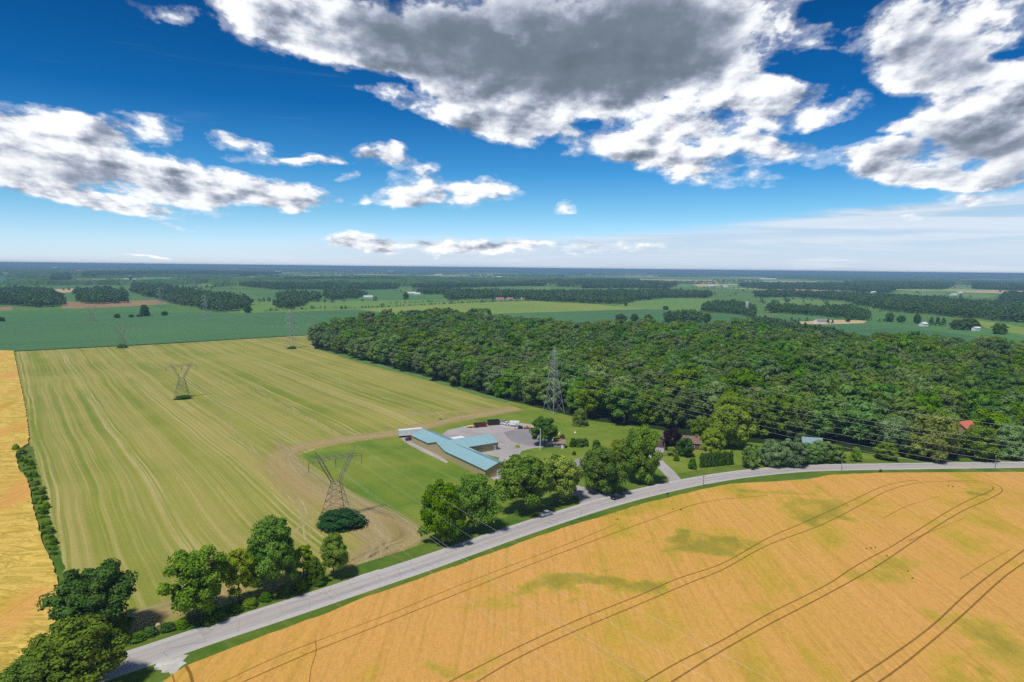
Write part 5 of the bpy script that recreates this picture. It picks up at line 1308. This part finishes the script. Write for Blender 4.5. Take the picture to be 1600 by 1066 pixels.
car(965, 779, rda + math.pi, m_navy, 'dark pickup truck driving on the road by the drive entrance', 'pickup')
car(853, 806, rda + math.pi, m_silver, 'silver car at the grass edge of the road below the yellow-green tree')
def container(px, base, Lc, Wc, hc, rz, mat, label, name='container', cat='container'):
    x, y = at(px, base); e_ = empty(name, (x, y, 0), rz, label, cat); h = Lc / 2
    part('floor_panel', mat, e_, lambda b: b.box(-h, h, -Wc / 2, Wc / 2, .2, .35))
    for s_ in (-1, 1):
        part('side_panel', mat, e_, lambda b: [b.box(-h, h, s_ * Wc / 2 - .05, s_ * Wc / 2 + .05, .35, hc)] + [b.box(xx - .08, xx + .08, s_ * (Wc / 2 + .05) - .06, s_ * (Wc / 2 + .05) + .06, .3, hc) for xx in np.linspace(-h + .2, h - .2, 8)])
        part('end_panel', mat, e_, lambda b: b.box(s_ * h - .05, s_ * h + .05, -Wc / 2 + .052, Wc / 2 - .052, .35, hc))
    part('skid', m_black, e_, lambda b: [b.box(-h, h, s_ * .8 - .1, s_ * .8 + .1, 0, .2) for s_ in (-1, 1)])
    return e_
container(750, 667, 6.2, 2.4, 2.0, .35, m_maroon, 'maroon open dump container at the far yard edge')
container(771, 664, 6.0, 2.4, 2.6, .35, m_black, 'black high-sided container at the far yard edge')
def trailer(px, base, Lc, rz, label, hc=2.9, Wc=2.5, mat=m_white, lift=.9):
    x, y = at(px, base); e_ = empty('trailer', (x, y, 0), rz, label, 'trailer'); h = Lc / 2
    part('box', mat, e_, lambda b: b.box(-h, h, -Wc / 2, Wc / 2, lift, lift + hc, 0, .06)); part('chassis', m_black, e_, lambda b: b.box(-h + .1, h - .1, -.5, .5, lift - .25, lift - .01))
    part('door', m_farroof, e_, lambda b: (b.box(-h - .04, -h - .005, -Wc / 2 + .1, -.02, lift + .1, lift + hc - .1), b.box(-h - .04, -h - .005, .02, Wc / 2 - .1, lift + .1, lift + hc - .1)))
    for xx in (-h + 1.2, -h + 2.3):
        for s_ in (-1, 1): part('wheel', m_tyre, e_, lambda b: b.wheel(xx, s_ * (Wc / 2 - .25), .45, .35))
    part('landing_leg', m_black, e_, lambda b: [b.beam((h - 1.5, s_ * .7, 0), (h - 1.5, s_ * .7, lift), .12) for s_ in (-1, 1)])
    return e_
trailer(641, 682, 11.5, .42, 'long white box trailer parked behind the far end of the barn', 2.7)
car(641, 688, .42, m_maroon, 'dark reddish car tucked by the long white trailer')
trailer(804, 666, 4.9, -.12, 'short white box trailer at the back of the yard', 2.0, 2.2, lift=.6)
car(790, 664, 2.4, m_white, 'white van-like car beside the short white trailer'); car(786, 661, 2.2, m_silver, 'blue-grey car behind the white one at the yard edge')
def machine(px, base, rz, mat, label, s=1.0, name='excavator', cat='excavator', boom=True):
    x, y = at(px, base); e_ = empty(name, (x, y, 0), rz, label, cat); e_.scale = (s, s, s)
    for s_ in (-1, 1): part('track', m_black, e_, lambda b: b.prism([(-1.5, 0), (1.5, 0), (1.9, .35), (1.5, .7), (-1.5, .7), (-1.9, .35)], s_ * .95 - .22, s_ * .95 + .22))
    part('body', mat, e_, lambda b: (b.box(-1.6, .6, -1.0, 1.0, .8, 1.7, 0, .1), b.box(-1.7, -.6, -.9, .9, 1.7, 2.0, 0, .1)))
    c_ = part('cab', mat, e_, lambda b: b.box(.5, 1.5, .1, 1.0, .8, 2.5, 0, .08)); part('window', m_glass, c_, lambda b: b.box(.56, 1.49, .12, 1.02, 1.5, 2.3, 0, .04))
    if boom:
        part('boom', mat, e_, lambda b: (b.beam((.6, -.4, 1.4), (2.6, -.4, 3.4), .35, 0, 4, .28), b.beam((2.6, -.4, 3.4), (4.1, -.4, 1.9), .26, 0, 4, .2)))
        part('bucket', m_black, e_, lambda b: b.prism([(3.7, 1.2), (4.4, 1.2), (4.5, 1.9), (4.0, 2.0)], -.8, 0))
    else: part('blade', m_black, e_, lambda b: b.prism([(1.9, .1), (2.2, .05), (2.1, .6), (2.25, 1.1), (1.95, 1.1)], -1.2, 1.2))
    return e_
machine(868, 686, .5, m_yellow, 'yellow excavator behind the wooden shed', .95)
machine(879, 685, 2.6, m_maroon, 'dark rusty machine right of the yellow excavator', .6, 'machine', 'machine', False)
machine(813, 670, 3.0, m_black, 'dark loader left of the yellow yard machines', .7, 'loader', 'loader')
machine(822, 670, .3, m_orange, 'orange compact machine among the yard machines', .6, 'loader', 'loader', False)
machine(829, 671, 1.8, m_yellow, 'yellow compact machine nearest the yard tree', .62, 'loader', 'loader')
x, y = at(736, 668); e_ = empty('flat_trailer', (x, y, 0), .35, 'small yellow flat trailer left of the maroon container', 'trailer')
part('deck', m_yellow, e_, lambda b: b.box(-2.2, 2.2, -.9, .9, .55, .72)); part('drawbar', m_black, e_, lambda b: b.beam((2.2, 0, .6), (3.6, 0, .45), .12))
for s_ in (-1, 1): part('wheel', m_tyre, e_, lambda b: b.wheel(-.2, s_ * 1.0, .33, .2))
x, y = at(744, 668); e_ = empty('tank', (x, y, 0), .35, 'low black tank between flat trailer and maroon container', 'tank')
part('shell', m_black, e_, lambda b: b.prism([(.9 * math.cos(t), .95 + .75 * math.sin(t)) for t in np.linspace(0, 2 * math.pi, 12, endpoint=False)], -1.2, 1.2)); part('cradle', m_wood, e_, lambda b: (b.box(-.8, .8, -1.0, -.7, 0, .4), b.box(-.8, .8, .7, 1.0, 0, .4)))

# ------------------------------------------------------------------ haze
hz, n = material('haze_air')
pvn = n.node('ShaderNodeVolumePrincipled'); pvn.inputs['Color'].default_value = (.36, .60, .84, 1); pvn.inputs['Density'].default_value = 1.35e-4; pvn.inputs['Anisotropy'].default_value = 0.0
o = n.node('ShaderNodeOutputMaterial'); n.l.new(pvn.outputs[0], o.inputs['Volume'])
HB = 54000; b = MB(); b.box(-HB, HB, -HB, HB, -1.0, H + 6); hzo = b.build('haze', hz); hzo['kind'] = 'stuff'
